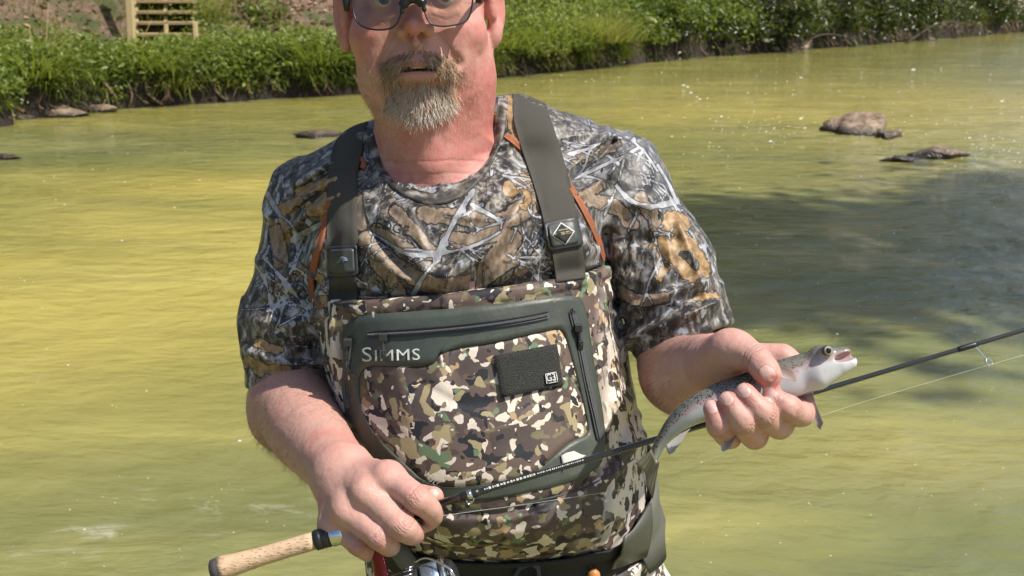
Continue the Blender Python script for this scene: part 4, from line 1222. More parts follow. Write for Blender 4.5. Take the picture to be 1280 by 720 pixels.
for (a, b, c, L, w, n) in [(575, 270, -.9, 62, 1.7, 4), (545, 320, 2.7, 90, 1.7, 3), (560, 300, .3, 70, 1.7, 4), (600, 320, 1.4, 52, 1.3, 5), (500, 340, 1.9, 50, 1.3, 4), (660, 268, 1.8, 75, 1.5, 5),
                           (470, 262, -1.0, 46, 1.2, 4), (640, 210, .6, 60, 1.3, 3), (740, 190, .5, 80, 1.6, 4), (800, 186, 2.2, 70, 1.5, 4), (720, 225, -.4, 90, 1.5, 3), (800, 260, 1.2, 80, 1.5, 3),
                           (335, 320, 1.2, 80, 1.6, 5), (365, 300, 1.6, 90, 1.6, 4), (330, 400, -.8, 60, 1.4, 4), (390, 330, 2.2, 70, 1.4, 4), (350, 420, -.2, 60, 1.2, 3), (690, 200, 1.0, 50, 1.2, 2), (455, 300, 1.3, 60, 1.2, 3), (470, 170, 1.3, 50, 1.3, 3), (640, 320, .1, 60, 1.2, 3)]:
    for k in range((n + 1) // 2):
        white += twig(a + R2.uniform(-14, 14), b + R2.uniform(-14, 14), c + R2.uniform(-.6, .6), L * R2.uniform(.7, 1.15), w)
limb = [px([(456, 300), (500, 335), (540, 356), (590, 352), (640, 322)], 9, 11), px([(494, 264), (520, 292), (545, 322)], 8, 7), px([(470, 286), (510, 310), (540, 320)], 6, 6),
        px([(530, 268), (580, 272), (625, 278), (662, 258)], 9, 12), px([(464, 318), (480, 340), (500, 368)], 8, 9), px([(560, 300), (590, 300), (620, 292)], 11, 8), px([(640, 262), (668, 248)], 6, 6),
        px([(640, 300), (612, 330), (604, 350)], 13, 10), px([(720, 196), (744, 192), (770, 180)], 8, 6), px([(730, 246), (752, 232)], 8, 6), px([(740, 250), (770, 260), (790, 280)], 9, 8), px([(346, 290), (352, 340), (350, 380)], 9, 9), px([(370, 330), (384, 352)], 7, 6),
        px([(800, 250), (815, 270), (822, 290)], 9, 6), px([(775, 365), (800, 375), (830, 372)], 8, 6), px([(446, 246), (452, 280)], 6, 6), px([(690, 270), (680, 310), (650, 340)], 6, 6)]
leaf = [px([(372, 240), (400, 232), (428, 226)], 5, 8), px([(392, 262), (412, 246), (436, 236)], 9, 7), px([(352, 262), (372, 252)], 8, 6), px([(360, 300), (350, 250)], 5, 2),
        px([(846, 278), (836, 310), (826, 342)], 16, 8), px([(850, 300), (872, 316), (884, 340)], 9, 6), px([(840, 325), (866, 346)], 9, 7), px([(842, 292), (816, 306)], 8, 4), px([(640, 236), (652, 230), (664, 238)], 11, 10), px([(668, 244), (656, 258)], 7, 5),
        px([(635, 128), (640, 150), (648, 176)], 9, 6), px([(312, 452), (330, 462), (356, 462)], 8, 6), px([(322, 430), (350, 438)], 6, 5), px([(404, 250), (408, 290)], 6, 5), px([(400, 350), (406, 378)], 6, 5), px([(612, 148), (622, 150)], 6, 6), px([(872, 372), (894, 368)], 5, 4)]
A_white = np.where(front, field(white), -9); A_limb = np.where(front, field(limb), -9); A_leaf = np.where(front, field(leaf), -9)
# bluish highlight on the right shoulder, painted into its grey-blue print
A_cool_sheen = np.clip((su - 690) / 60, 0, 1) * np.clip((300 - sv) / 60, 0, 1)

def shirt_mat():
    t = NT('camo_shirt_cloth')
    v = t.coord(); vw = t.warp(v, 60, .012)
    st = t.coord(scale=(1, 1, .28), rot=(0, .35, 0), src=vw)
    n1 = t.noise(st, 90, 4, .62); n2 = t.noise(v, 26, 2); n3 = t.noise(vw, 48, 3, .6); n4 = t.noise(st, 210, 3, .6)
    base = t.ramp(n1, [(0, (.008, .008, .009)), (.44, (.014, .013, .013)), (.50, (.085, .076, .066)), (.56, (.18, .17, .155)), (.64, (.40, .41, .44)), (1, (.55, .57, .61))])
    base = t.mix(t.step(n2, .45, .62), base, t.ramp(n4, [(0, (.010, .009, .009)), (.44, (.016, .014, .012)), (.51, (.10, .085, .068)), (.60, (.23, .20, .165)), (1, (.42, .39, .36))]))
    base = t.mix(t.math('MULTIPLY', t.attr('cool_sheen'), .40), base, t.ramp(n4, [(0, (.03, .03, .034)), (.5, (.15, .155, .17)), (1, (.42, .45, .52))]))
    base = t.mix(t.step(n3, .60, .63), base, (.014, .014, .018))
    base = t.mix(t.math('MULTIPLY', t.step(t.noise(vw, 75, 1), .66, .68), .8), base, (.33, .36, .43))
    lm = t.math('ADD', t.attr('limb'), t.math('MULTIPLY_ADD', t.noise(vw, 75, 4, .65), 14.0, -7.0))
    lc = t.ramp(n4, [(0, (.05, .036, .024)), (.40, (.15, .105, .068)), (.62, (.27, .205, .145)), (1, (.42, .36, .28))])
    base = t.mix(t.step(lm, -2.6, -2.0), base, (.012, .010, .009))
    base = t.mix(t.step(lm, -.3, .3), base, lc)
    le = t.math('ADD', t.attr('leaf'), t.math('MULTIPLY_ADD', t.noise(vw, 60, 4, .6), 18.0, -9.0))
    ec = t.ramp(t.noise(vw, 120, 4, .6), [(0, (.05, .028, .012)), (.42, (.19, .115, .045)), (.6, (.34, .215, .095)), (1, (.50, .37, .21))])
    base = t.mix(t.step(le, -1.6, -1.0), base, (.014, .011, .009))
    base = t.mix(t.step(le, -.2, .2), base, ec)
    w = t.attr('white')
    w = t.math('SUBTRACT', t.math('ADD', w, t.math('MULTIPLY_ADD', t.noise(vw, 210, 3), 1.6, -.8)), t.math('MULTIPLY', t.step(n2, .52, .60), 1.3))
    base = t.mix(t.math('MULTIPLY', t.step(w, -2.0, -.6), .8), base, (.010, .010, .012))
    wc = t.ramp(n1, [(0, (.12, .12, .13)), (.42, (.22, .225, .24)), (.55, (.38, .39, .42)), (1, (.58, .60, .63))])
    base = t.mix(t.step(w, -.25, .25), base, wc)
    h = t.math('ADD', t.noise(v, 38, 3), t.math('MULTIPLY', t.noise(v, 2500, 1), .06))
    return t.bsdf(base, .46, t.bump(h, .35, .006), Specular_IOR_Level=.45, Sheen_Weight=.12)
M_shirt = shirt_mat()
shirt_o = mesh_obj('t_shirt', SV, SF, M_shirt, person, attrs=dict(white=A_white, limb=A_limb, leaf=A_leaf, cool_sheen=A_cool_sheen))

def ribbon(name, path, hw, bvhs, off, mat, parent, thick=.002, across=6, n=40, tail=None, attrs=False, arch=.0):
    """a strip that follows the cloth below it; path and half-width in photo pixels"""
    Q = spline([(*p, h) for p, h in zip(path, hw)], n)
    T = np.gradient(Q[:, :2], axis=0); T /= np.linalg.norm(T, axis=1)[:, None]
    Nn = np.stack([-T[:, 1], T[:, 0]], 1)
    rows = []
    for q, nn in zip(Q, Nn):
        row = []
        for k in range(across + 1):
            s_ = 2 * k / across - 1
            p = on(bvhs, *(q[:2] + nn * q[2] * s_), off + arch * (1 - s_ * s_))
            row.append(p)
        if all(p is not None for p in row): rows.append(row)
    if tail is not None: rows = tail(rows) 
    A = np.array(rows); m, k = A.shape[:2]
    for _ in range(3):
        A[1:-1] = (A[:-2] + 2 * A[1:-1] + A[2:]) / 4
    du = np.gradient(A, axis=0); dv = np.gradient(A, axis=1)
    nr = np.cross(du, dv); nr /= np.linalg.norm(nr, axis=2)[..., None] + 1e-12
    sg = np.sign(((_C - A) * nr).sum(2).mean()); nr *= sg
    V = np.concatenate([A.reshape(-1, 3), (A - nr * thick).reshape(-1, 3)])
    F = []; o = m * k
    for i in range(m - 1):
        for j in range(k - 1):
            f = (i * k + j, i * k + j + 1, (i + 1) * k + j + 1, (i + 1) * k + j)
            F.append(f if sg < 0 else f[::-1]); g = tuple(x + o for x in f); F.append(g[::-1] if sg < 0 else g)
        for j in (0, k - 1):
            F.append((i * k + j, (i + 1) * k + j, (i + 1) * k + j + o, i * k + j + o))
    for i in (0, m - 1):
        for j in range(k - 1): F.append((i * k + j, i * k + j + 1, i * k + j + 1 + o, i * k + j + o))
    return mesh_obj(name, V, F, mat, parent)

# ribbed collar and the flat orange shoulder seams belong to the shirt
collar_mat = NT('collar_rib')
_v = collar_mat.coord(); _n = collar_mat.noise(collar_mat.warp(_v, 60, .01), 70, 3)
collar_mat = collar_mat.bsdf(collar_mat.ramp(_n, [(0, (.012, .011, .011)), (.45, (.03, .026, .022)), (.55, (.12, .10, .08)), (.68, (.30, .30, .31)), (1, (.45, .45, .46))]), .6,
                             collar_mat.bump(collar_mat.noise(collar_mat.coord(scale=(1, 1, 1)), 900, 1), .3, .001))
ribbon('collar', [(629, 116), (628, 140), (621, 172), (607, 205), (584, 232), (553, 248), (520, 244), (493, 228), (474, 202), (464, 172), (463, 152)],
       [6, 6.5, 7, 7, 7, 7, 7, 7, 6.5, 6, 5], [bvh_shirt], .0022, collar_mat, shirt_o, .003, 4, 60, arch=.001)
M_orange = plain('orange_seam_thread', (.27, .085, .032), .7, .35, 300, .4)
ribbon('seam', [(632, 168), (645, 178), (658, 190)], [3.5, 3.5, 3], [bvh_shirt], .0034, M_orange, shirt_o, .0030, 3, 12)
ribbon('seam', [(711, 229), (724, 250), (738, 276), (751, 306), (757, 328)], [3, 3.4, 3.4, 3.2, 2.4], [bvh_shirt], .0034, M_orange, shirt_o, .0030, 3, 24)
ribbon('seam', [(449, 196), (455, 202), (452, 210)], [3, 3.2, 2.5], [bvh_shirt], .0034, M_orange, shirt_o, .0030, 3, 10)
ribbon('seam', [(411, 252), (404, 284), (394, 322), (388, 352), (392, 376), (402, 384)], [3, 3.6, 3.8, 3.6, 3.2, 2.6], [bvh_shirt], .0034, M_orange, shirt_o, .0030, 3, 30)
# ---------------------------------------------------------------- chest waders
wader_sides = [
    (250, 392, 758, 1.290, .13), (310, 394, 762, 1.295, .142), (370, 400, 766, 1.300, .142), (420, 411, 774, 1.305, .142), (470, 424, 783, 1.312, .142),
    (520, 434, 795, 1.322, .142), (570, 442, 804, 1.335, .142), (610, 449, 809, 1.343, .142), (660, 458, 817, 1.352, .145), (720, 466, 828, 1.365, .15), (820, 470, 838, 1.385, .15), (900, 500, 820, 1.40, .13)]
wader_front = [(240, 1.160), (300, 1.139), (340, 1.133), (372, 1.131), (430, 1.127), (500, 1.119), (560, 1.112), (610, 1.109), (650, 1.113), (676, 1.125), (693, 1.150), (704, 1.178), (716, 1.192), (740, 1.192), (800, 1.19), (900, 1.22), (1000, 1.27)]
wlo = Loft(wader_sides, wader_front, 2.35)
wad = SDF()
wad.fn(wlo, W(600, 560, 1.3), .9, .01)
hipz = W(640, 830, 1.39)
for s, u in ((-1, 555), (1, 745)):
    a = W(u, 800, 1.385); b = np.array([a[0] * 1.15, a[1] + .03, .25]); c = np.array([a[0] * 1.2, a[1] + .02, -.26])
    wad.cone(a, b, .105, .085, .04); wad.cone(b, c, .085, .075, .02)
wad.fn(bib_h, _p0, 99, .004, 'i')
wad.fn(lambda P: np.where(bib_h(P) > -.012, -.0018, 0) + .0022 * np.exp(-((bib_h(P) + .0135) / .0016) ** 2), _p0, 99, .001, 'd')
for pts, amp, w in [
    ([(766, 380), (772, 430), (786, 490)], -.006, 8), ([(778, 400), (784, 460), (797, 520)], .005, 7), ([(762, 430), (776, 500), (790, 560)], .004, 8), ([(800, 500), (780, 540), (760, 580)], -.004, 7),
    ([(412, 400), (420, 440), (436, 470)], .005, 7), ([(420, 420), (426, 450), (434, 490)], -.004, 6), ([(752, 600), (790, 570), (806, 545)], .005, 8), ([(730, 612), (700, 628), (650, 636)], -.003, 5),
    ([(545, 640), (640, 640), (730, 606), (800, 566)], -.0035, 4), ([(545, 650), (640, 648), (730, 616)], .003, 6), ([(500, 668), (560, 688), (640, 690), (700, 672)], -.004, 6), ([(560, 660), (640, 668), (720, 640)], .003, 9),
    ([(760, 690), (790, 680), (815, 650)], .006, 8), ([(770, 712), (800, 690), (822, 670)], -.005, 7), ([(790, 720), (812, 700)], .005, 7), ([(745, 360), (765, 372)], .003, 7),
    ([(470, 690), (490, 715)], -.004, 8), ([(600, 655), (610, 690)], -.002, 8), ([(680, 640), (690, 675)], .003, 8)]: fold(wad, pts, amp, w, 1.40)
for pts, amp, w in [([(440, 392), (520, 404), (600, 392)], .0022, 7), ([(450, 480), (470, 520), (500, 548)], -.0030, 6), ([(700, 480), (660, 520), (610, 540)], .0026, 8), ([(520, 470), (560, 500), (620, 505)], -.0022, 7), ([(640, 570), (600, 590), (560, 596)], .0024, 7), ([(722, 420), (730, 480), (735, 540)], -.0030, 6), ([(480, 420), (500, 470), (510, 520)], .0024, 9), ([(560, 395), (575, 440), (570, 480)], -.0020, 8), ([(690, 372), (700, 400), (698, 440)], .0022, 7)]: fold(wad, pts, amp, w, 1.40)
def _wcreases(P):
    u, v, d = pix(P)
    k = np.clip((u - 735) / 40, 0, 1) + np.clip((v - 620) / 60, 0, 1) * .7 + np.clip((440 - u) / 30, 0, 1) + .12
    Q = P + .02 * np.stack([vnoise(P, 11, 51), vnoise(P, 11, 52), vnoise(P, 11, 53)], 1)
    r = 1 - np.abs(vnoise(Q * np.array([1.3, 1, 1.1]), 19, 61))
    return -.0040 * r ** 5 * np.minimum(k, 1) + .0010 * vnoise(P, 14, 22)
wad.fn(_wcreases, TC, 40, .001, 'd')
WV, WF = wad.mesh(np.array([-.30, .96, -.28]), np.array([.32, 1.56, 1.13]), WADER_H, 1)
WV, WF = largest_piece(WV, WF)
bvh_wad = bvh_of(WV, WF)

def camo_mat(name='camo_wader_cloth', shift=0.0, rough=.62):
    t = NT(name)
    v0 = t.coord(loc=(shift, 0, 0)); v = t.warp(v0, 110, .006)
    def blobs(loc, sc, thr, stretch=(1, 1, 1), rot=(0, 0, 0), det=1.8):
        return t.math('GREATER_THAN', t.noise(t.coord(loc=loc, scale=stretch, rot=rot, src=v), sc, det, .45, .25), thr)
    c = t.mix(blobs((0, 0, 0), 28.2, .5), (.112, .078, .064), (.070, .052, .046))
    c = t.mix(blobs((3, 1, 2), 45.8, .615), c, (.155, .135, .075))
    c = t.mix(blobs((7, 5, 2), 47.5, .625, (1, 1, 1.3)), c, (.016, .018, .024))
    c = t.mix(blobs((11, 3, 8), 45.8, .65), c, (.36, .245, .13))
    c = t.mix(blobs((2, 9, 4), 44.0, .67), c, (.115, .175, .095))
    c = t.mix(blobs((5, 14, 9), 38.7, .612, (1.35, 1, .85), (0, .7, 0)), c, (.010, .010, .012))
    c = t.mix(blobs((5, 14, 9), 38.7, .620, (1.35, 1, .85), (0, .7, 0)), c, (.62, .555, .465))
    c = t.mix(blobs((1, 4, 19), 74.8, .655, (1, 1, 1.5), (0, .6, 0), .5), c, (.56, .50, .42))
    c = t.mix(blobs((8, 4, 9), 70.4, .665, det=.5), c, (.018, .017, .018))
    c = t.mix(blobs((18, 2, 3), 54.6, .675, det=.5), c, (.30, .25, .14))
    c = t.mix(t.math('MULTIPLY', t.attr('pale'), t.math('GREATER_THAN', t.noise(t.coord(loc=(6, 6, 1), scale=(1.3, 1, .7), rot=(0, .5, 0), src=v), 40, 2, .5, .3), .485)), c, (.60, .545, .48))
    c = t.mix(t.math('MULTIPLY', t.attr('pale'), t.math('GREATER_THAN', t.noise(t.coord(loc=(1, 8, 3), src=v), 60, 1.5, .5, .3), .60)), c, (.05, .042, .042))
    w = t.math('MULTIPLY_ADD', t.noise(v0, 500, 2), .26, t.math('MULTIPLY_ADD', t.noise(v0, 9, 4, .65), .42, .66))
    c = t.mix(1.0, c, w, 'MULTIPLY')
    h = t.math('ADD', t.noise(v0, 30, 2), t.math('MULTIPLY', t.noise(v0, 1600, 1), .08))
    return t.bsdf(c, rough, t.bump(h, .22, .006), Specular_IOR_Level=.4)
M_camo = camo_mat()
_wu, _wv, _wd = pix(WV)
_cream = np.clip((_wu - 742) / 26, 0, 1) * np.clip((_wv - 330) / 60, 0, 1) + np.clip((_wv - 672 - .0 * _wu) / 25, 0, 1) * np.clip((_wu - 715) / 30, 0, 1) + np.clip((432 - _wu) / 16, 0, 1) + np.clip((_wv - 685) / 20, 0, 1) * np.clip((505 - _wu) / 20, 0, 1)
waders = mesh_obj('chest_waders', WV, WF, M_camo, person, attrs=dict(pale=np.clip(_cream, 0, 1)))

M_green = NT('green_laminate'); _v = M_green.coord(); _a = M_green.noise(_v, 22, 4, .6); _b = M_green.noise(_v, 900, 2)
M_green = M_green.bsdf(M_green.ramp(M_green.math('MULTIPLY_ADD', _b, .25, M_green.math('MULTIPLY', _a, .8)), [(.2, (.036, .045, .037)), (.55, (.050, .060, .049)), (.8, (.075, .084, .068))]), M_green.math('MULTIPLY_ADD', _a, .3, .32), M_green.bump(M_green.math('ADD', _a, M_green.math('MULTIPLY', _b, .10)), .30, .006))
M_strap = plain('strap_webbing', (.050, .047, .038), .75, .2, 700, .5)
M_dark = plain('dark_plastic', (.030, .032, .033), .42, .15, 50, .05)
M_grey = plain('grey_zip_tape', (.060, .064, .068), .6, .25, 400, .4)
M_black = plain('black_webbing', (.012, .012, .013), .7, .3, 500, .4)
M_print = plain('pale_print', (.52, .52, .49), .55, .08, 300)
bw = [bvh_wad]

def chaikin(P, n=2):
    P = np.array(P, float)
    for _ in range(n):
        Q = np.roll(P, -1, 0); P = np.stack([.75 * P + .25 * Q, .25 * P + .75 * Q], 1).reshape(-1, 2)
    return P
def sheet(name, rings, bvhs, off, mat, parent, thick=.0015, close=None):
    """a thin panel lying on the cloth: rings of photo pixels from the outside in; the rim is turned down to the cloth"""
    R_ = np.array(rings); m, k = R_.shape[:2]
    P = np.array([[on(bvhs, *q, off) for q in r] for r in R_])
    for _ in range(2): P[1:-1] = (P[1:-1] * 2 + P[:-2] + P[2:]) / 4
    rays = P - _C; rays /= np.linalg.norm(rays, axis=2)[..., None]
    low = P[:1] + rays[:1] * (thick + off)
    V = [low, P]; F = []
    M_ = np.concatenate(V); mm = m + 1
    if close is None:
        M_ = np.concatenate([M_, P[-1:] + rays[-1:] * (thick + off)]); mm += 1
    Vv = M_.reshape(-1, 3)
    for i in range(mm - 1):
        for j in range(k):
            j2 = (j + 1) % k
            F.append((i * k + j, i * k + j2, (i + 1) * k + j2, (i + 1) * k + j))
    if close is not None:
        c = on(bvhs, *close, off); Vv = np.concatenate([Vv, [c]]); ci = len(Vv) - 1
        for j in range(k): F.append(((mm - 1) * k + j, (mm - 1) * k + (j + 1) % k, ci))
    a, b, c_ = Vv[k], Vv[k + 1], Vv[2 * k]
    if np.cross(b - a, c_ - a) @ (_C - a) < 0: F = [f[::-1] for f in F]
    return mesh_obj(name, Vv, F, mat, parent)
Z6 = lambda p: (400 + p[0] / 2.3225, 330 + p[1] / 2.3225)
_o = [(60, 152), (230, 140), (400, 128), (440, 124), (600, 105), (735, 87), (772, 110), (795, 280), (830, 470), (826, 575), (780, 612), (690, 645), (520, 682), (340, 695), (180, 640), (100, 540), (76, 420), (68, 300)]
_i = [(114, 293), (220, 297), (330, 299), (352, 250), (500, 232), (680, 188), (708, 190), (745, 320), (780, 470), (775, 496), (730, 512), (690, 545), (625, 612), (500, 640), (325, 655), (225, 560), (150, 490), (112, 400)]
_o = chaikin([Z6(p) for p in _o]); _i = chaikin([Z6(p) for p in _i])
sheet('bib_panel', [_o * (1 - t) + _i * t for t in np.linspace(0, 1, 7)], bw, .0017, M_green, waders, .001)
_c = _i.mean(0) + np.array([-6, 4])
sheet('chest_pocket', [_i * (1 - t) + _c * t for t in np.linspace(0, .93, 14)], bw, .0008, camo_mat('camo_pocket_cloth', .37, .58), waders, close=_c)

def rib(name, pts, hw, off, mat, parent=waders, thick=.0015, n=24, bv=None, across=3, arch=0.0): return ribbon(name, pts, [hw] * len(pts) if np.isscalar(hw) else hw, bv or bw, off, mat, parent, thick, across, n, arch=arch)
# zips: tape, closed teeth line, slider with a pull
M_teeth = plain('zip_teeth', (.085, .09, .095), .35, .3, 900, .6)
def zipper(pts, hw, pull):
    z = rib('zipper', pts, hw, .0045, M_grey)
    rib('zip_teeth', pts, hw * .28, .0062, M_teeth, z, arch=.0008)
    rib('zip_teeth', [(a, b - hw * .95) for a, b in pts], .5, .0056, M_black, z)
    m = MB(); a = on(bw, *pull[0], .009); b = on(bw, *pull[1], .008)
    m.tube([a, a * .6 + b * .4, b], [.0026, .0016, .0026], 8)
    m.box(a, (.0042, .003, .0042)); m.box(b, (.0026, .0018, .0048))
    m.build('zip_pull', M_dark, z, False)
zipper([Z6(p) for p in [(138, 205), (300, 196), (480, 178), (600, 160), (664, 147)]], 4.2, [Z6((182, 212)), Z6((184, 262))])
zipper([Z6(p) for p in [(733, 138), (755, 230), (775, 330), (798, 430), (815, 508)]], 4.2, [Z6((750, 185)), Z6((757, 235))])
zipper([Z6(p) for p in [(84, 216), (74, 300), (70, 350), (78, 420)]], 3.2, [Z6((80, 228)), Z6((76, 262))])
# hook and loop patch with a small rubber label
M_loop = NT('loop_patch'); _v = M_loop.coord(); _n = M_loop.voro(_v, 900); M_loop = M_loop.bsdf(M_loop.ramp(_n, [(0, (.012, .013, .012)), (.6, (.035, .037, .033)), (1, (.07, .072, .065))]), .9, M_loop.bump(M_loop.noise(_v, 1100, 2), .9, .003))
def quad_rings(c4, n=10, rings=5, inset=.0):
    c4 = np.array(c4, float); P = np.concatenate([c4[k] * (1 - np.linspace(0, 1, n, endpoint=False)[:, None]) + c4[(k + 1) % 4] * np.linspace(0, 1, n, endpoint=False)[:, None] for k in range(4)])
    c = c4.mean(0); return [P * (1 - t) + c * t for t in np.linspace(0, .9, rings)], c
_r, _cc = quad_rings([Z6(p) for p in [(504, 266), (688, 231), (706, 350), (527, 389)]])
patch = sheet('loop_patch', _r, bw, .0042, M_loop, waders, close=_cc)
_r, _cc = quad_rings([Z6(p) for p in [(652, 318), (687, 311), (692, 343), (657, 349)]], 6)
lab = sheet('rubber_label', _r, bw, .0056, M_dark, patch, close=_cc)

def flat_text(name, txt, uv, size, rot, mat, parent, bvhs, off, xs=1.0, shear=0.0, scales=None, spacing=1.0, persp=None, bold=0.0):
    """lettering laid on the cloth: glyph outlines in photo pixels, projected to the surface"""
    cu = bpy.data.curves.new(name, 'FONT'); cu.body = txt; cu.align_x = 'CENTER'; cu.align_y = 'CENTER'; cu.resolution_u = 3; cu.space_character = spacing; cu.offset = bold
    o = bpy.data.objects.new(name, cu); COL.objects.link(o)
    if scales:
        cu.small_caps_scale = scales
        for k, ch in enumerate(cu.body_format): ch.use_small_caps = k > 0
    bpy.context.view_layer.update()
    me = o.evaluated_get(bpy.context.evaluated_depsgraph_get()).to_mesh()
    co = np.array([v.co[:] for v in me.vertices]); F = [tuple(p.vertices) for p in me.polygons]
    bpy.data.objects.remove(o)
    c, s_ = math.cos(math.radians(rot)), math.sin(math.radians(rot))
    x = co[:, 0] * size * xs + co[:, 1] * size * shear; y = -co[:, 1] * size
    V = [on(bvhs, uv[0] + c * a - s_ * b, uv[1] + s_ * a + c * b, off) for a, b in zip(x, y)]
    bpy.data.curves.remove(cu)
    return mesh_obj(name, V, F, mat, parent, False)
flat_text('lettering', 'Simms', (488.5, 443), 26, -2.0, M_print, waders, bw, .0040, 1.22, 0, .78, 1.06)
flat_text('lettering', 'VEIL', Z6((320, 622)), 9.5, 42, M_print, waders, bw, .0030, 1.1, spacing=1.1)
flat_text('lettering', 'G3', Z6((671, 330)), 12.5, -10, M_print, lab, bw, .0075, .82)
# thin pale frame round the label text
_fr = [Z6(p) for p in [(655, 320), (686, 314), (690, 341), (659, 347), (655, 320)]]
for a_, b_ in zip(_fr[:-1], _fr[1:]): rib('label_edge', [a_, b_], .45, .0073, M_print, lab, n=4, across=2)
# printed trout emblem low on the green panel
_em = [Z6(p) for p in [(700, 556), (716, 548), (738, 543), (756, 552), (772, 556), (758, 566), (742, 572), (724, 578), (706, 602), (704, 578)]]
_em = np.array(_em); sheet('emblem', [_em * (1 - t) + _em.mean(0) * t for t in (0, .3, .6, .9)], bw, .0042, M_print, waders, .0004, close=_em.mean(0))
# braces of the waders over the shoulders, buckles, tabs
def over_shoulder(drift):
    def tail(rows):
        rows = [list(r) for r in rows]
        for k in range(1, 9):
            new = []
            for p in rows[0]:
                q = p + np.array([drift * .0, .014, 0])
                h = bvh_shirt.ray_cast(Vector((q[0], q[1], 2.0)), Vector((0, 0, -1)))
                if h[0] is None: new = None; break
                new.append(np.array(h[0]) + np.array([0, 0, .0035]))
            if new is None: break
            rows.insert(0, new)
        return rows
    return tail
ribbon('strap', [(450, 157), (441, 172), (431, 200), (427, 240), (427, 290), (427, 312)], [16, 17.5, 18, 18.5, 18.5, 18.5], [bvh_shirt], .0045, M_strap, waders, .0028, 6, 40, over_shoulder(-1), arch=.0015)
ribbon('strap', [(655, 124), (662, 140), (673, 175), (686, 215), (697, 255), (701, 276)], [21, 22, 23, 22.5, 21.5, 21], [bvh_shirt], .0045, M_strap, waders, .0028, 6, 40, over_shoulder(1), arch=.0015)
both = [bvh_wad, bvh_shirt]
ribbon('strap_tab', [(427, 338), (428, 356), (429, 378)], [17, 17, 17], both, .004, M_strap, waders, .0028, 5, 14)
ribbon('strap_tab', [(708, 306), (711, 324), (714, 348)], [19, 19, 18.5], both, .004, M_strap, waders, .0028, 5, 14)
def buckle(c4, uv, emblem):
    c4 = np.array(c4, float)
    r_, cc = quad_rings(c4, 8, 4)
    P0 = chaikin(r_[0][::2], 1)
    b = sheet('buckle', [P0 * (1 - t) + cc * t for t in (0, .06, .3, .6, .9)], both, .0085, M_dark, waders, .006, close=cc)
    inn = [P0 * (1 - t) + cc * t for t in (.22, .30, .6, .9)]
    sheet('buckle_face', inn, both, .0105, plain('buckle_face', (.050, .056, .052), .45, .1, 60), b, .002, close=cc)
    if emblem == 'trout':
        e = np.array([(-9, 3), (-5, -4), (0, -7), (6, -5), (10, 1), (6, 0), (3, 4), (1, 0), (-3, 1), (-4, 4)], float) * .8 + cc
        sheet('emblem', [e * (1 - t) + e.mean(0) * t for t in (0, .4, .9)], both, .0112, plain('emblem_blue', (.11, .14, .17), .5), b, .0003, close=e.mean(0))
    else:
        for s_, mt, of in ((16, 'pale', .0112), (14, 'dark', .0116)):
            e = np.array([(0, -s_), (s_, 0), (0, s_), (-s_, 0)], float) * .92
            a_ = math.radians(-12); e = e @ np.array([[math.cos(a_), math.sin(a_)], [-math.sin(a_), math.cos(a_)]]) + cc
            rr, c2 = quad_rings(e, 4, 3)
            d_ = sheet('diamond_badge', rr, both, of, M_print if mt == 'pale' else M_black, b, .0003, close=c2)
        flat_text('lettering', 'GORE-TEX', (cc[0] + .5, cc[1] - .5), 4.6, -10, M_gold, d_, both, .0120, 1.0, bold=.02)
        flat_text('lettering', 'GUARANTEED', (cc[0], cc[1] - 5), 2.4, -10, M_print, d_, both, .0120, .8)
    return b
M_gold = plain('gold_print', (.45, .34, .14), .5)
buckle([(408, 308), (446, 306), (448, 344), (409, 346)], None, 'trout')
buckle([(679, 278), (722, 270), (730, 306), (686, 314)], None, 'diamond')
# lower edge seam of the bib pocket and stitching
rib('seam', [(556, 640), (620, 637), (690, 622), (745, 603), (792, 574)], .8, .0015, M_grey, n=30, across=2)

# ---------------------------------------------------------------- wading belt
def waist(phi, z, off):
    """a point on the waders at angle phi (0 = towards the camera, + to the right)"""
    c = Vector((np.interp(z, wlo.z, wlo.D[:, 1]), np.interp(z, wlo.z, wlo.D[:, 2]), z))
    d = Vector((math.sin(phi), -math.cos(phi), 0))
    h = bvh_wad.ray_cast(c + d * .6, -d)
    return np.array(h[0]) + np.array(d) * off
def band(name, p0, p1, zc, hh, off, mat, parent, n=40, thick=.004, rows=5):
    A = []
    for k in range(n):
        t = k / (n - 1); ph = p0 + (p1 - p0) * t; z0 = zc(t) if callable(zc) else zc; h0 = hh(t) if callable(hh) else hh
        A.append([waist(ph, z0 + h0 * (2 * j / (rows - 1) - 1), off) for j in range(rows)])
    A = np.array(A)
    for j in range(rows): A[:, j, :2] = A[:, j, :2]
    for _ in range(3): A[1:-1] = (A[:-2] + A[1:-1] * 2 + A[2:]) / 4
    m, k = A.shape[:2]
    c = A.mean((0, 1)); inn = A.copy(); dd = A - np.array([A[..., 0].mean(), A[..., 1].mean() + .02, 0]); dd[..., 2] = 0
    dd /= np.linalg.norm(dd, axis=2)[..., None]; inn -= dd * thick
    V = np.concatenate([A.reshape(-1, 3), inn.reshape(-1, 3)]); o = m * k; F = []
    for i in range(m - 1):
        for j in range(k - 1):
            f = (i * k + j, (i + 1) * k + j, (i + 1) * k + j + 1, i * k + j + 1); F += [f, tuple(x + o for x in f[::-1])]
        F.append((i * k, i * k + o, (i + 1) * k + o, (i + 1) * k)); j = k - 1
        F.append((i * k + j, (i + 1) * k + j, (i + 1) * k + j + o, i * k + j + o))
    for i, fl in ((0, 0), (m - 1, 1)):
        for j in range(k - 1):
            f = (i * k + j, i * k + j + 1, i * k + j + 1 + o, i * k + j + o); F.append(f if not fl else f[::-1])
    return mesh_obj(name, V, F, mat, parent)
M_pad = plain('belt_pad', (.105, .105, .088), .7, .14, 220, .35)
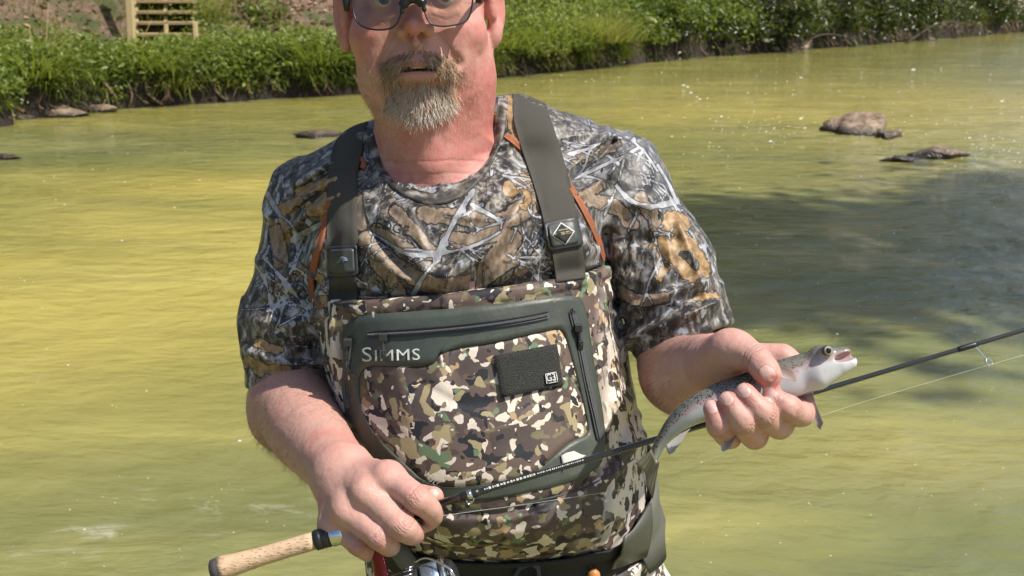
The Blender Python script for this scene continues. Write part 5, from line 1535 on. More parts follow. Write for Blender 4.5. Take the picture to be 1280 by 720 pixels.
belt = band('wading_belt', -1.25, 1.00, lambda t: .790 + .012 * abs(2 * t - 1), .021, .007, M_black, person, 60)
band('belt_pad', .93, 2.2, lambda t: .806 + .002 * t, lambda t: .040 + .012 * min(1, t * 4), .010, M_pad, belt, 40, .006)
band('belt_plate', .66, .97, lambda t: .812 + .004 * t, lambda t: .034 - .010 * (1 - t), .013, plain('belt_plate', (.062, .064, .054), .45, .1, 60), belt, 14, .004)

flat_text('lettering', 'EDGE', (490, 284), 17, 14, M_black, shirt_o, [bvh_shirt], .0008, 1.05)
flat_text('lettering', 'REALTREE', (484, 274), 6.5, 14, M_black, shirt_o, [bvh_shirt], .0008, 1.0)
# ---------------------------------------------------------------- eyes, glasses
def sphere_v(c, r, n=24, m=16, sc=(1, 1, 1), M=None):
    V = []; F = []
    for i in range(m + 1):
        th = math.pi * i / m
        for j in range(n):
            ph = 2 * math.pi * j / n
            q = np.array([math.sin(th) * math.cos(ph) * sc[0], math.sin(th) * math.sin(ph) * sc[1], math.cos(th) * sc[2]]) * r
            V.append(c + (q @ M if M is not None else q))
    for i in range(m):
        for j in range(n):
            j2 = (j + 1) % n; F.append((i * n + j, (i + 1) * n + j, (i + 1) * n + j2, i * n + j2))
    return np.array(V), F
t = NT('eye_surface'); g_ = t.attr('gaze')
M_eye = t.bsdf(t.ramp(g_, [(0, (.005, .005, .006)), (.17, (.005, .005, .006)), (.19, (.085, .10, .10)), (.42, (.04, .05, .055)), (.46, (.55, .50, .47)), (1, (.55, .42, .38))]), .08)
for s in (-1, 1):
    c = H(s * 32, 3, 68.6); V, F = sphere_v(c, .0122)
    gz = _C + np.array([0, 0, -.02]) - c; gz /= np.linalg.norm(gz)
    a = np.arccos(np.clip(((V - c) / .0122) @ gz, -1, 1))
    mesh_obj('eye', V, F, M_eye, person, attrs=dict(gaze=a))
mesh_obj('teeth', *(lambda m: (np.array(m.V), m.F))(MB().tube([H(x, -67.3 + .002 * x * x, 90.5 - .028 * x * x) for x in np.linspace(-9, 9, 11)], .0017, 8)), plain('tooth_enamel', (.50, .45, .36), .3, .1, 200), person)
glasses = empty('eyeglasses', W(515, 0, 1.10), 'rectangular black framed glasses worn on the nose of the man', 'glasses')
glasses.parent = None
M_frame = plain('black_acetate', (.008, .008, .009), .22, .1, 80, Specular_IOR_Level=.5)
M_wire = plain('dark_wire', (.03, .03, .035), .3, .1, 80, Metallic=.7)
t = NT('spectacle_lens')
tr = t.n('ShaderNodeBsdfTransparent'); tr.inputs[0].default_value = (.84, .81, .74, 1)
gl = t.n('ShaderNodeBsdfGlossy'); gl.inputs[0].default_value = (1, 1, 1, 1); gl.inputs[1].default_value = .02
fr = t.n('ShaderNodeFresnel'); fr.inputs[0].default_value = 1.5
mx = t.n('ShaderNodeMixShader'); t.l(fr.outputs[0], mx.inputs[0]); t.l(tr.outputs[0], mx.inputs[1]); t.l(gl.outputs[0], mx.inputs[2]); t.l(mx.outputs[0], t.out.inputs[0])
M_lens = t.m
lensL = chaikin([(440, -20), (440, 8), (445, 28), (458, 36), (478, 38), (494, 34), (501, 20), (505, -2), (506, -20)], 2)
lensR = chaikin([(525, -20), (526, 0), (532, 20), (538, 31), (556, 33.5), (575, 30), (586, 25), (591, 4), (592, -20)], 2)
def lens_depth(u, v): return 1.092 + ((u - 516) / 90.0) ** 2 * .020 - (v - 10) * .00006
lens_parts = []
for LP in (lensL, lensR):
    P = np.array([W(u, v, lens_depth(u, v)) for u, v in LP]); c = P.mean(0)
    V = [c - _F * .0012] + list(P) + list(P + _F * .0016) + [c + _F * .0006]; n = len(P); F = []
    for k in range(n):
        k2 = (k + 1) % n
        F += [(0, 1 + k, 1 + k2), (1 + k, 1 + n + k, 1 + n + k2, 1 + k2), (2 * n + 1, 1 + n + k2, 1 + n + k)]
    mesh_obj('lens', V, F, M_lens, glasses, False)
    Q = np.concatenate([P, P[:2]])
    MB().tube(Q, .0009, 6, False).build('rim', M_wire, glasses)
    top = [k for k, (u, v) in enumerate(LP) if v < 6]
m = MB()
for pts in ([(433, 14), (433, 0), (434, -20)], [(598, 4), (599, -4), (598, -20)]):
    m.tube([W(u, v, lens_depth(u, v) + .001) for u, v in pts], [.0028, .0044, .0044], 8)
m.tube([W(u, v, lens_depth(u, v)) for u, v in spline([(433, -20, 0), (470, -26, 0), (506, -22, 0), (516, -6, 0), (526, -22, 0), (560, -26, 0), (598, -20, 0)], 40)[:, :2]], .0042, 8)
m.tube([W(u, v, lens_depth(u, v) - .001) for u, v in spline([(502, 16, 0), (506, 3, 0), (516, -2, 0), (526, 2, 0), (531, 14, 0)], 24)[:, :2]], [.0022] * 4 + [.0052] * 16 + [.0022] * 4, 8)
m.build('frame', M_frame, glasses)
for (u0, v0, u1, v1) in ((434, -8, 430, -14), (598, -10, 614, -16)):
    mm = MB(); a = W(u0, v0, lens_depth(u0, v0)); b = W(u1, v1, 1.205)
    P = np.linspace(a, b, 10); 
    for p, q in zip(P[:-1], P[1:]): pass
    M_ = np.stack([np.array([1, 0, 0]), (b - a) / np.linalg.norm(b - a), np.cross(np.array([1, 0, 0]), (b - a) / np.linalg.norm(b - a))])
    M_[0] = np.cross(M_[1], M_[2])
    mm.box((a + b) / 2, (.0014, np.linalg.norm(b - a) / 2, .0038), M_); mm.build('temple', M_frame, glasses)

# ---------------------------------------------------------------- hair: goatee, brows, arms
def strands(name, roots, nrm, dirs, lens, r0, tint, mat, parent, segs=5, curl=.25, droop=0.0, seed=1):
    g = np.random.default_rng(seed); n = len(roots)
    d = dirs / np.linalg.norm(dirs, axis=1)[:, None]
    P = [roots - nrm * .0012]; cur = d.copy(); p = roots.copy()
    bend = g.normal(0, 1, (n, 3)) * curl
    for k in range(segs):
        p = p + cur * (lens / segs)[:, None]; P.append(p)
        cur = cur + bend / segs + np.array([0, 0, -droop / segs]); cur /= np.linalg.norm(cur, axis=1)[:, None]
    P = np.stack(P, 1)                                   # n, segs+1, 3
    side = np.cross(d, _F[None]); side /= np.linalg.norm(side, axis=1)[:, None] + 1e-9
    oth = np.cross(d, side)
    V = []; m = segs + 1
    for k in range(m):
        r = r0 * (1 - .85 * (k / segs) ** 1.5)
        for a in range(3):
            an = 2 * math.pi * a / 3
            V.append(P[:, k] + r * (math.cos(an) * side + math.sin(an) * oth))
    V = np.stack(V, 1).reshape(-1, 3)
    base = (np.arange(n) * m * 3)[:, None]; F = []
    for k in range(segs):
        for a in range(3):
            a2 = (a + 1) % 3
            F.append(np.concatenate([base + k * 3 + a, base + k * 3 + a2, base + k * 3 + 3 + a2, base + k * 3 + 3 + a], 1))
    return mesh_obj(name, V, np.concatenate(F), mat, parent, attrs=dict(tint=np.repeat(tint, m * 3)))
t = NT('beard_hair'); M_hair = t.bsdf(t.ramp(t.attr('tint'), [(0, (.10, .05, .025)), (.3, (.32, .19, .10)), (.55, (.50, .37, .23)), (.8, (.60, .53, .44)), (1, (.72, .69, .64))]), .45, Specular_IOR_Level=.4)
t = NT('arm_hair'); M_fuzz = t.bsdf(t.ramp(t.attr('tint'), [(0, (.10, .055, .035)), (1, (.34, .21, .14))]), .5)
fc = BV[BF].mean(1); fn_ = BN[BF[:, 0]]; fh = to_head(fc)
def pick(mask_w, n, g):
    w = mask_w / mask_w.sum(); i = g.choice(len(fc), n, p=w)
    return i, fc[i] + g.normal(0, .0006, (n, 3)) * (1 - 0)
g = np.random.default_rng(5)
X, Y, Z = fh.T
up_lip = (np.clip(1 - ((X / 39) ** 4), 0, 1) * (Y < -49.5 - .0085 * X * X) * (Y > -62 - np.clip((np.abs(X) - 12), 0, 40) * .9) * (Z > 40) * (np.abs(X) < 40)) * np.clip((np.abs(X) + 4) / 10, .25, 1)
sides = ((np.abs(X) > 21) & (np.abs(X) < 40 - .05 * (Y + 70)) & (Y < -58) & (Y > -112) & (Z > 25)) * np.clip((41 - np.abs(X)) / 12, 0.05, 1)
chin_ = np.clip((1.08 - np.sqrt((X / 38) ** 2 + ((Y + 103) / 26) ** 2)) * 2.4, 0, 1) ** 1.5 * (Z > 12) * (Y < -86) * 1.0 + .35 * ((np.abs(X) < 24) & (Y < -84) & (Y > -96) & (Z > 40))
def grow_beard(mask, n, lo, hi, mode, tl, th, seed):
    g = np.random.default_rng(seed); i, p = pick(mask.astype(float), n, g); h = to_head(p); nn = fn_[i]
    x, y = h[:, 0], h[:, 1]
    if mode == 'lip': dl = np.stack([np.sign(x) * (.20 + np.abs(x) / 38 * .55), np.full(n, -1.0), np.full(n, .24)], 1)
    elif mode == 'side': dl = np.stack([np.sign(x) * .10, np.full(n, -1.0), np.full(n, .25)], 1)
    else: dl = np.stack([x / 60, np.full(n, -1.0), np.full(n, .28)], 1)
    dl = dl + g.normal(0, .17, (n, 3)); dirs = dl @ HM + nn * .25
    L = g.uniform(lo, hi, n)
    tint = np.clip(g.normal(tl + (th - tl) * np.clip((-y - 60) / 60, 0, 1), .22), 0, 1)
    return p, nn, dirs, L, tint
parts = [grow_beard(up_lip, 900, .008, .0155, 'lip', .38, .52, 11), grow_beard(sides, 760, .006, .013, 'side', .40, .75, 12), grow_beard(chin_, 1050, .006, .0125, 'chin', .46, .98, 13)]
cat = [np.concatenate(q) for q in zip(*parts)]
strands('goatee', cat[0], cat[1], cat[2], cat[3], .00027, cat[4], M_hair, person, 5, .45, .15, 3)
brow = ((np.abs(np.abs(X) - 29) < 19) & (np.abs(Y - 22) < 4.5) & (Z > 40)) * 1.0
i, p = pick(brow, 500, g); h = to_head(p)
strands('eyebrow', p, fn_[i], np.stack([np.sign(h[:, 0]) * .9, g.normal(.25, .2, 500), np.full(500, .3)], 1) @ HM, g.uniform(.006, .011, 500), .00022, np.clip(g.normal(.4, .15, 500), 0, 1), M_hair, person, 3, .2)
stub = np.clip(1.3 - np.sqrt((X / 62) ** 2 + ((Y + 92) / 52) ** 2), 0, 1) * (Z > 0) * (Y < -40) * (np.hypot(X / 20, (Y + 70) / 8) > 1)
i, p = pick(stub, 2600, g)
strands('stubble', p, fn_[i], fn_[i] * .5 + np.array([0, 0, -.8]) + g.normal(0, .25, (2600, 3)), g.uniform(.002, .0045, 2600), .00016, np.clip(g.normal(.45, .25, 2600), 0, 1), M_hair, person, 2, .2)
# stubble and cropped hair at the sides of the head
hairm = ((Y > 18) & (Z < 55 - .0 * X) & ((Y > 62) | (Z < 22)) ) * 1.0
i, p = pick(hairm, 2600, g)
strands('hair', p, fn_[i], fn_[i] * .6 + np.array([0, .4, -.3]) + g.normal(0, .2, (2600, 3)), g.uniform(.005, .010, 2600), .0003, np.clip(g.normal(.35, .15, 2600), 0, 1), M_hair, person, 3, .2)
# forearm hair
for (a, b, rad, n, sd) in ((W(350, 500, 1.28), W(415, 580, 1.09), .062, 2600, 21), (W(845, 440, 1.25), W(885, 455, 1.04), .066, 2400, 22)):
    ab = b - a; tt = np.clip(((fc - a) @ ab) / (ab @ ab), 0, 1)
    dd = np.linalg.norm(fc - a - tt[:, None] * ab, axis=1)
    gg = np.random.default_rng(sd)
    i, p = pick((dd < rad) * (1.15 - tt) * (tt > 0) * (tt < 1), n, gg)
    dirs = fn_[i] * .55 + (ab / np.linalg.norm(ab))[None] * .9 + np.array([.0, 0, -.35]) + gg.normal(0, .25, (n, 3))
    strands('arm_hair', p, fn_[i], dirs, gg.uniform(.007, .014, n), .00007, gg.uniform(0, 1, n), M_fuzz, person, 3, .5, .2, sd)
# ================================================================ the trout
Z4 = lambda x, y: (780 + x / 3.273, 380 + y / 3.273)
f_sp = [(108, 650, 22), (150, 568, 26), (205, 497, 40), (280, 440, 56), (390, 390, 68), (510, 352, 74), (610, 322, 80), (690, 298, 84), (755, 274, 78), (815, 250, 62), (870, 232, 42)]
f_dep = [.972, .966, .960, .954, .950, .950, .950, .948, .946, .944, .942]
FP = np.array([[*W(*Z4(x, y), d), h / 3.273 * d / FPX] for (x, y, h), d in zip(f_sp, f_dep)])
FQ = spline(FP, 61)
_T = np.gradient(FQ[:, :3], axis=0); _T /= np.linalg.norm(_T, axis=1)[:, None]
_N2 = np.cross(_T, -_F); _N2 /= np.linalg.norm(_N2, axis=1)[:, None]
_N2 *= np.sign((_N2 @ _U))[:, None]
_tilt = math.radians(24)
_D = math.cos(_tilt) * _N2 + math.sin(_tilt) * _F
_L = np.cross(_T, _D)
def fish_local(P):
    best = np.full(len(P), 9e9); idx = np.zeros(len(P), int); tt = np.zeros(len(P))
    for k in range(len(FQ) - 1):
        a = FQ[k, :3]; ba = FQ[k + 1, :3] - a; t = np.clip(((P - a) @ ba) / (ba @ ba), 0, 1)
        d = ((P - a - t[:, None] * ba) ** 2).sum(1); m = d < best
        best[m] = d[m]; idx[m] = k; tt[m] = t[m]
    mixr = lambda A: A[idx] * (1 - tt)[:, None] + A[idx + 1] * tt[:, None]
    c = mixr(FQ); r = P - c[:, :3]
    return (idx + tt) / (len(FQ) - 1), (r * mixr(_D)).sum(1), (r * mixr(_L)).sum(1), (r * mixr(_T)).sum(1), c[:, 3]
def fish_fn(P):
    s_, dq, lq, tq, h = fish_local(P)
    w = h * (.56 + .06 * np.sin(s_ * 3.1))
    return (np.sqrt((dq / h) ** 2 + (lq / w) ** 2 + (tq / (h * 1.3)) ** 2) - 1) * w * .95
fs = SDF()
fs.fn(fish_fn, FQ[:, :3].mean(0), .14, .002)
fs.cone(W(*Z4(800, 214), .944), W(*Z4(900, 205), .941), .0090, .0048, .006)          # upper jaw
fs.cone(W(*Z4(800, 290), .940), W(*Z4(924, 242), .937), .0105, .0042, .008)          # lower jaw
fs.cone(W(*Z4(896, 252), .937), W(*Z4(930, 238), .937), .0046, .0036, .004)
_mM = np.stack([math.cos(.25) * _R + math.sin(.25) * _U, -math.sin(.25) * _R + math.cos(.25) * _U, _F])
fs.ell(W(*Z4(908, 216), .936), (.0105, .0037, .0075), .0015, 's', _mM)
fs.cone(W(*Z4(905, 226), .928), W(*Z4(800, 262), .926), .0011, .0008, .003, 's')      # jaw line
fs.ell(W(*Z4(828, 191), .934), (.0062, .0062, .004), .002)                            # round the eye
# gill cover edge
for a, b in (((722, 222), (702, 262)), ((702, 262), (704, 300)), ((704, 300), (726, 326)), ((726, 326), (770, 336))):
    fs.cone(W(*Z4(*a), .929), W(*Z4(*b), .926), .0012, .0012, .003, 's')
lo = FQ[:, :3].min(0) - .03; hi = FQ[:, :3].max(0) + .035
TV, TF = fs.mesh(lo, hi, .0010, 2); TV, TF = largest_piece(TV, TF)
s_, dq, lq, tq, hh = fish_local(TV); q_ = dq / hh
mz = np.exp(-(((TV - W(*Z4(906, 214), .938)) @ _mM.T / np.array([.0105, .0044, .009])) ** 2).sum(1) ** 3)
gill = np.exp(-np.minimum.reduce([np.linalg.norm(TV - W(*Z4(x, y), .926), axis=1) for x, y in ((716, 240), (702, 275), (710, 310), (740, 330))]) / .008)
jaw_l = np.exp(-(np.minimum.reduce([np.linalg.norm(TV - W(*Z4(x, y), .927), axis=1) for x, y in ((752, 262), (775, 268), (800, 270), (825, 268), (850, 262), (872, 254))]) / .0058) ** 2)
t = NT('trout_skin'); v = t.coord(); q = t.math('ADD', t.attr('q'), t.math('MULTIPLY_ADD', t.noise(v, 160, 3), .35, -.175))
c = t.ramp(t.math('MULTIPLY_ADD', q, .5, .5), [(0, (.48, .50, .51)), (.30, (.44, .46, .47)), (.42, (.43, .43, .42)), (.50, (.42, .25, .255)), (.58, (.30, .21, .19)), (.68, (.13, .128, .09)), (1, (.055, .062, .038))])
c = t.mix(t.math('MULTIPLY', t.step(t.voro(v, 1150), .3, .0), .16), c, (.85, .86, .86))
c = t.mix(.16, c, t.mix(t.noise(v, 90, 4, .7), (.10, .11, .10), (.62, .64, .66)))
sp = t.math('MULTIPLY', t.step(t.voro(v, 430), .40, .30), t.step(q, -.16, .10))
sp = t.math('MULTIPLY', sp, t.step(t.attr('s'), .97, .80))
c = t.mix(t.math('MULTIPLY', sp, .92), c, (.016, .018, .016))
c = t.mix(t.math('MULTIPLY', t.math('MULTIPLY', t.step(t.attr('s'), .68, .76), t.step(q, .30, -.05)), .8), c, (.54, .55, .56))
c = t.mix(t.math('MULTIPLY', t.attr('gill'), .6), c, (.46, .26, .25))
c = t.mix(t.math('MULTIPLY', t.math('MULTIPLY', t.step(t.attr('s'), .76, .84), t.step(q, -.45, .05)), t.math('MULTIPLY', t.step(q, .62, .35), .7)), c, (.44, .34, .33))
c = t.mix(t.math('MULTIPLY', t.math('MULTIPLY', t.step(t.attr('s'), .74, .80), t.step(t.noise(v, 260, 3), .48, .66)), t.math('MULTIPLY', t.step(q, -.6, .2), .55)), c, (.22, .21, .18))
c = t.mix(t.math('MULTIPLY', t.attr('jaw'), .6), c, (.20, .19, .175))
c = t.mix(t.attr('maw'), c, (.42, .25, .235))
M_fish = t.bsdf(c, .17, t.bump(t.voro(v, 1150), .12, .0008), Coat_Weight=.5, Coat_Roughness=.08, Subsurface_Weight=.08, Subsurface_Scale=.003)
trout = empty('trout', W(*Z4(510, 352), .95), 'small spotted silver trout with open mouth gripped in the hand of the man', 'fish')
mesh_obj('body', TV, TF, M_fish, trout, attrs=dict(q=q_, s=s_, maw=mz, gill=np.clip(gill, 0, 1), jaw=jaw_l))
c = W(*Z4(829, 191), .9308); V, F = sphere_v(c, .0044)
gz = -_F + .25 * _R + .1 * _U; gz /= np.linalg.norm(gz)
t = NT('fish_eye'); M_fe = t.bsdf(t.ramp(t.attr('gaze'), [(0, (.004, .004, .005)), (.62, (.004, .004, .005)), (.68, (.45, .42, .30)), (.95, (.34, .33, .28)), (1, (.05, .05, .045))]), .06)
mesh_obj('eye', V, F, M_fe, trout, attrs=dict(gaze=np.arccos(np.clip(((V - c) / .0044) @ gz, -1, 1))))
def fin_mat(name, ca, cb):
    t = NT(name); v = t.coord(); f = t.attr('span')
    c = t.mix(f, ca, cb); c = t.mix(t.math('MULTIPLY', t.step(t.attr('ray'), .35, .8), .35), c, tuple(x * .45 for x in ca))
    b = t.n('ShaderNodeBsdfPrincipled'); t.put(b.inputs['Base Color'], c); b.inputs['Roughness'].default_value = .3; b.inputs['Coat Weight'].default_value = .3
    tl = t.n('ShaderNodeBsdfTranslucent'); t.put(tl.inputs[0], c)
    m = t.n('ShaderNodeMixShader'); m.inputs[0].default_value = .35; t.l(b.outputs[0], m.inputs[1]); t.l(tl.outputs[0], m.inputs[2]); t.l(m.outputs[0], t.out.inputs[0])
    return t.m
M_fin = fin_mat('pink_fin', (.50, .33, .30), (.62, .55, .50)); M_tail = fin_mat('tail_fin', (.30, .27, .18), (.40, .36, .27)); M_fin2 = fin_mat('pale_fin', (.55, .50, .48), (.70, .70, .69))
def fin(name, root, tip, d, mat, nr=13, na=8, dd=0.0, rip=.0005):
    A = spline([(*Z4(*p), 0) for p in root], nr)[:, :2]; B = spline([(*Z4(*p), 0) for p in tip], nr)[:, :2]
    V = []; sp_ = []; ry = []
    for side in (0, 1):
        for i in range(nr):
            for j in range(na):
                t = j / (na - 1); p = A[i] * (1 - t) + B[i] * t
                V.append(W(p[0], p[1], d + dd * t + rip * (1 if i % 2 else -1) * (.3 + t) + side * .0006 + .003 * math.sin(i / nr * 3.1) * t)); sp_.append(t); ry.append(i % 2)
    F = []; o = nr * na
    for i in range(nr - 1):
        for j in range(na - 1):
            f = (i * na + j, i * na + j + 1, (i + 1) * na + j + 1, (i + 1) * na + j); F += [f, tuple(x + o for x in f[::-1])]
    bd = [i * na for i in range(nr)] + [(nr - 1) * na + j for j in range(1, na)] + [i * na + na - 1 for i in range(nr - 2, -1, -1)] + [j for j in range(na - 2, 0, -1)]
    for a, b in zip(bd, bd[1:] + bd[:1]): F.append((a, b, b + o, a + o))
    return mesh_obj(name, V, F, mat, trout, attrs=dict(span=sp_, ray=ry))
fin('pectoral_fin', [(706, 318), (704, 296), (698, 276)], [(640, 300), (598, 262), (592, 232)], .922, M_fin, dd=-.004)
fin('pectoral_fin', [(738, 376), (752, 372), (768, 362)], [(790, 500), (803, 513), (815, 486)], .944, M_fin, dd=-.006)
fin('pelvic_fin', [(462, 536), (448, 540), (436, 548)], [(432, 592), (404, 603), (396, 584)], .930, M_fin2, dd=-.012)
fin('anal_fin', [(272, 508), (252, 520), (228, 532)], [(204, 606), (182, 614), (170, 580)], .950, M_fin2, dd=-.004)
fin('tail_fin', [(112, 596), (122, 620), (132, 640), (146, 640)], [(44, 652), (84, 690), (92, 735), (118, 800)], .966, M_tail, 17, 9, .004, .0007)
fin('adipose_fin', [(196, 468), (206, 458), (214, 450)], [(184, 462), (188, 450), (198, 444)], .962, M_tail, 7, 4)

# ================================================================ rod, reel, line
RA = W(268, 713, 1.016); RB = W(1290, 409.6, 1.062); rd = RB - RA; RL = np.linalg.norm(rd); rd /= RL
def rod_at(u, v=0):
    """the point of the rod's axis seen in photo column u"""
    lo_, hi_ = -.3, 2.0
    for _ in range(50):
        m = (lo_ + hi_) / 2
        if pix(RA + rd * m)[0] < u: lo_ = m
        else: hi_ = m
    return lo_
rod = empty('fishing_rod', RA, 'slim dark spinning rod with cork grip held across the waist of the man', 'fishing rod')
def rod_part(name, u0, u1, prof, mat, parent=None, n=16):
    a, b = rod_at(u0), rod_at(u1) if u1 is not None else None
    m = MB(); T = [p[0] for p in prof]; R_ = [p[1] for p in prof]
    m.tube([RA + rd * (a + (b - a) * x) for x in T], R_, n)
    return m.build(name, mat, parent or rod)
t = NT('cork'); v = t.coord(scale=(1, 1, 1)); n1 = t.noise(v, 120, 5, .65); n2 = t.noise(t.coord(scale=(1, 3, 3)), 200, 3)
M_cork = t.bsdf(t.mix(t.step(n2, .60, .66), t.ramp(n1, [(0, (.22, .13, .07)), (.45, (.50, .35, .22)), (1, (.66, .50, .36))]), (.22, .135, .075)), .75, t.bump(n2, .5, .002))
M_rub = plain('butt_rubber', (.045, .042, .042), .8, .2, 300, .3)
M_carbon = plain('dark_blank', (.014, .015, .017), .16, .15, 120, Specular_IOR_Level=.6, Coat_Weight=.6)
M_chrome = plain('polished_metal', (.62, .66, .68), .14, .05, 90, Metallic=1.0)
M_seat = plain('reel_seat_black', (.012, .013, .014), .35, .1, 90)
rod_part('butt_cap', 264, 275, [(0, .0078), (.15, .0100), (.5, .0108), (1, .0110)], M_rub)
rod_part('cork_grip', 275.4, 393, [(0, .0112), (.05, .0112), (.18, .0100), (.4, .0088), (.7, .0083), (.92, .0085), (1, .0082)], M_cork, n=24)
rod_part('winding_check', 393.3, 412, [(0, .0082), (.05, .0096), (.45, .0098), (.5, .0090), (.55, .0098), (.95, .0100), (1, .0094)], M_seat)
rod_part('reel_hood', 412.3, 430, [(0, .0096), (.1, .0106), (.8, .0106), (1, .0102)], M_chrome)
rod_part('reel_seat', 430.3, 545, [(0, .0104), (.1, .0098), (.5, .0086), (.85, .0080), (.9, .0064), (1, .0042)], M_seat)
b_ = MB(); a0 = rod_at(545.4); T = np.linspace(0, 1, 30)
b_.tube([RA + rd * (a0 + x * 1.45) for x in T], [.0038 - .0026 * x ** .55 for x in T], 12); b_.build('blank', M_carbon, rod)
up_r = np.cross(rd, _F); up_r /= np.linalg.norm(up_r); up_r *= np.sign(up_r @ _U)
# thread wraps and the pale printing on the blank
for u0, u1, r in ((574, 600, .0044), (1195, 1222, .0029)): rod_part('thread_wrap', u0, u1, [(0, r * .75), (.2, r), (.8, r), (1, r * .8)], M_seat)
rod_part('trim_ring', 584, 590, [(0, .00455), (1, .00455)], M_chrome)
def side_mark(u0, u1, wpx):
    a, b = rod_at(u0), rod_at(u1)
    V = []
    r = .0034
    for x in (a, b):
        p = RA + rd * x; up = np.cross(rd, _F); up /= np.linalg.norm(up); up *= np.sign(up @ _U)
        n_ = -_F * .90 + up * .42; n_ /= np.linalg.norm(n_); s2 = np.cross(rd, n_)
        for k in (-1, 1): V.append(p + n_ * (r + .00012) + s2 * k * wpx)
    return V
m = MB(); gr = random.Random(4); u = 606
while u < 668:
    w = gr.uniform(1.0, 3.2); m.add(side_mark(u, u + w, gr.uniform(.0006, .0013)), [(0, 1, 3, 2)]); u += w + gr.uniform(.8, 2.0)
u = 672
while u < 728:
    w = gr.uniform(.7, 1.8); m.add(side_mark(u, u + w, gr.uniform(.0004, .0008)), [(0, 1, 3, 2)]); u += w + gr.uniform(.8, 1.6)
m.build('printed_marks', M_print, rod, False)
def guide(u, ring_uv, rr, d):
    base = RA + rd * rod_at(u); c = W(*ring_uv, d)
    g_ = MB(); g_.tube(spline([base, base * .5 + c * .5 + up_r * .0005, c - (c - base) / np.linalg.norm(c - base) * rr], 8), .0008, 6)
    o = g_.build('line_guide', M_chrome, rod)
    ax = rd; e1 = (c - base) - ax * ((c - base) @ ax); e1 /= np.linalg.norm(e1); e2 = np.cross(ax, e1)
    tilt = 1.0; e2b = e2 * math.cos(tilt) + ax * math.sin(tilt)
    k = np.linspace(0, 2 * math.pi, 25)
    MB().tube([c + rr * (math.cos(x) * e1 + math.sin(x) * e2b) for x in k], .0010, 6, False).build('guide_ring', M_chrome, o)
guide(1217, (1236, 453), .0042, 1.055)
k_ = np.linspace(math.pi * .9, math.pi * 2.1, 12); hk = RA + rd * rod_at(588)
MB().tube([hk - _U * .004 + rd * .0035 * math.cos(x) + _U * .0045 * math.sin(x) - _F * .002 for x in k_], .0005, 6).build('hook_keeper', M_chrome, rod)
# spinning reel under the hand
up_r = np.cross(rd, _F); up_r /= np.linalg.norm(up_r); up_r *= np.sign(up_r @ _U)
RC = RA + rd * rod_at(505) - up_r * .072 + _F * .008
M_red = plain('red_anodised', (.16, .010, .012), .25, .2, 60, Metallic=.5)
M_blue = plain('pale_blue_spool', (.42, .55, .75), .2, .12, 60, Metallic=.85)
reel = MB().tube([RA + rd * (rod_at(472) + .0) - up_r * .010, RA + rd * rod_at(462) - up_r * .028, RC - rd * .038 + up_r * .012, RC - rd * .03], [.0065, .006, .008, .012], 12).build('reel', M_red, rod)
def lathe(name, c, ax, prof, mat, parent, n=32):
    return MB().tube([c + ax * x for x, r in prof], [r for x, r in prof], n).build(name, mat, parent)
lathe('reel_rotor', RC, rd, [(-.034, .010), (-.030, .018), (-.012, .0205), (-.004, .0205), (-.0035, .018)], M_seat, reel)
lathe('spool', RC, rd, [(-.002, .0175), (0, .0200), (.015, .0200), (.0165, .0185)], M_blue, reel)
lathe('spool_rim', RC, rd, [(.0168, .0190), (.0175, .0218), (.0205, .0225), (.0225, .0212), (.0228, .0190)], M_chrome, reel)
lathe('drag_knob', RC, rd, [(.0230, .0175), (.025, .0185), (.029, .0165), (.032, .011), (.033, .004)], M_seat, reel)
for k in range(7):
    a_ = -.9 + k * .3; e_ = up_r * math.cos(a_) - _F * math.sin(a_) * 1
    p_ = RC - rd * .016 + e_ * .0207
    MB().tube([p_, p_ + rd * .009], .0010, 6).build('reel_rib', M_chrome, reel)
bail = [RC - rd * .004 + up_r * .024, RC + rd * .010 + up_r * .026 - _F * .008, RC + rd * .03 + up_r * .012 - _F * .024, RC + rd * .028 - up_r * .012 - _F * .022]
MB().tube(spline(bail, 16), .0011, 8).build('bail_wire', M_chrome, reel)
MB().tube(spline([RC - rd * .02 - up_r * .02, RC - rd * .045 - up_r * .03 - _F * .02, RC - rd * .05 - up_r * .02 - _F * .05], 8), [.004] * 8, 8).build('crank_handle', M_seat, reel)
t = NT('monofilament'); M_line = t.bsdf((.62, .64, .58), .25, Specular_IOR_Level=.6)
ln = [W(u, v, d) for u, v, d in ((520, 655, 1.052), (552, 645, 1.06), (680, 627, 1.072), (810, 604, 1.075), (930, 560, 1.07), (1040, 515, 1.062), (1237, 456, 1.055), (1330, 431, 1.06))]
MB().tube(spline(ln, 60), .00016, 5).build('fishing_line', M_line, rod)

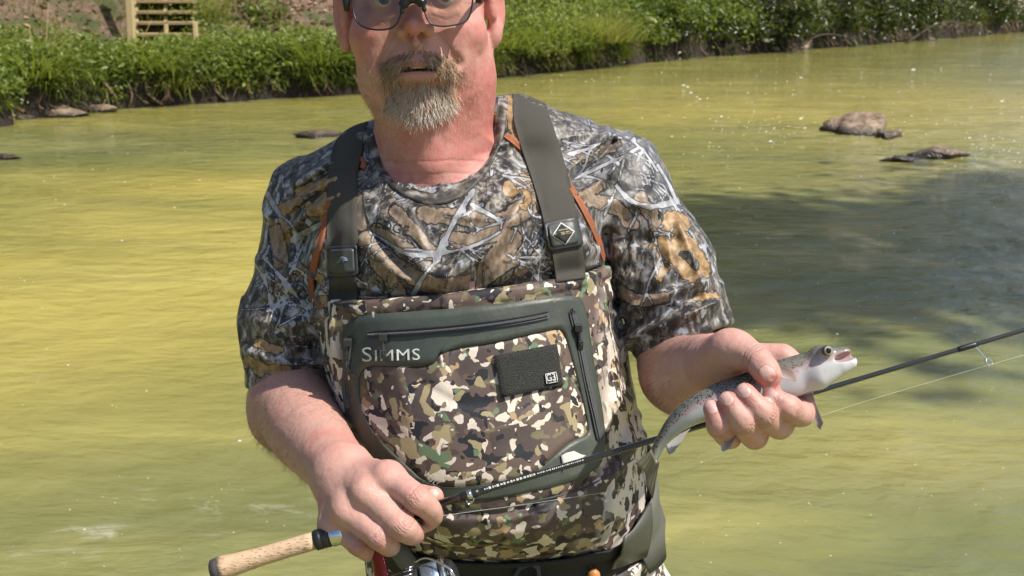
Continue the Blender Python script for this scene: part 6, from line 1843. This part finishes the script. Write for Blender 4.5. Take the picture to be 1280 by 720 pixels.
# ================================================================ things hanging from the belt
staff = empty('wading_staff', W(812, 640, 1.37), 'slim black folding staff hanging behind the hip beside the grey belt pad', 'wading staff')
MB().tube([W(811, 566, 1.375), W(811.5, 600, 1.375), W(812, 660, 1.38), W(816, 790, 1.42)], [.0055, .0062, .0062, .006], 12).build('staff_tube', M_black, staff)
MB().tube([W(811.2, 588, 1.375), W(811.4, 606, 1.375)], [.0082, .0082], 12).build('staff_collar', M_dark, staff)
MB().tube(spline([W(806, 586, 1.37), W(800, 600, 1.35), W(806, 622, 1.362), W(812, 612, 1.37)], 16), .0022, 8).build('cord', M_black, staff)
tool = empty('hanging_tool', W(742, 712, 1.20), 'orange handled tool hanging on a black cord below the belt', 'tool')
lathe('handle', W(742, 726, 1.20), np.array([0, 0, 1.0]), [(-.03, .006), (-.012, .0072), (.004, .0076), (.011, .0066), (.0145, .003)], plain('orange_plastic', (.50, .20, .06), .4, .15, 60), tool, 20)
MB().tube(spline([W(722, 667, 1.222), W(727, 682, 1.205), W(735, 704, 1.195), W(741, 712, 1.197)], 14), .0016, 8).build('cord', M_black, tool)
MB().tube(spline([W(724, 668, 1.222), W(718, 690, 1.21), W(706, 722, 1.20), W(700, 740, 1.2)], 14), .0014, 8).build('cord', M_black, tool)
# front buckle of the belt and the side clip
def ring_plate(name, c4, d, mat, parent, wpx, thick):
    c4 = np.array(c4, float); c = c4.mean(0); o_ = chaikin(c4, 1); i_ = c + (o_ - c) * (1 - wpx)
    V = [W(*p, d) for p in o_] + [W(*p, d - .001) for p in i_] + [W(*p, d + thick) for p in o_] + [W(*p, d + thick) for p in i_]
    n = len(o_); F = []
    for k in range(n):
        k2 = (k + 1) % n
        F += [(k, k2, n + k2, n + k), (2 * n + k2, 2 * n + k, 3 * n + k, 3 * n + k2), (k2, k, 2 * n + k, 2 * n + k2), (n + k, n + k2, 3 * n + k2, 3 * n + k)]
    return mesh_obj(name, V, F, mat, parent, False)
ring_plate('belt_buckle', [(640, 712), (674, 696), (679, 742), (644, 750)], 1.172, M_dark, belt, .28, .006)
MB().tube(spline([W(492, 680, 1.175), W(500, 690, 1.165), W(510, 704, 1.168), W(524, 716, 1.175)], 12), [.006, .009, .010, .010, .010, .010, .010, .010, .009, .009, .008, .007], 10).build('side_clip', M_pad, belt)
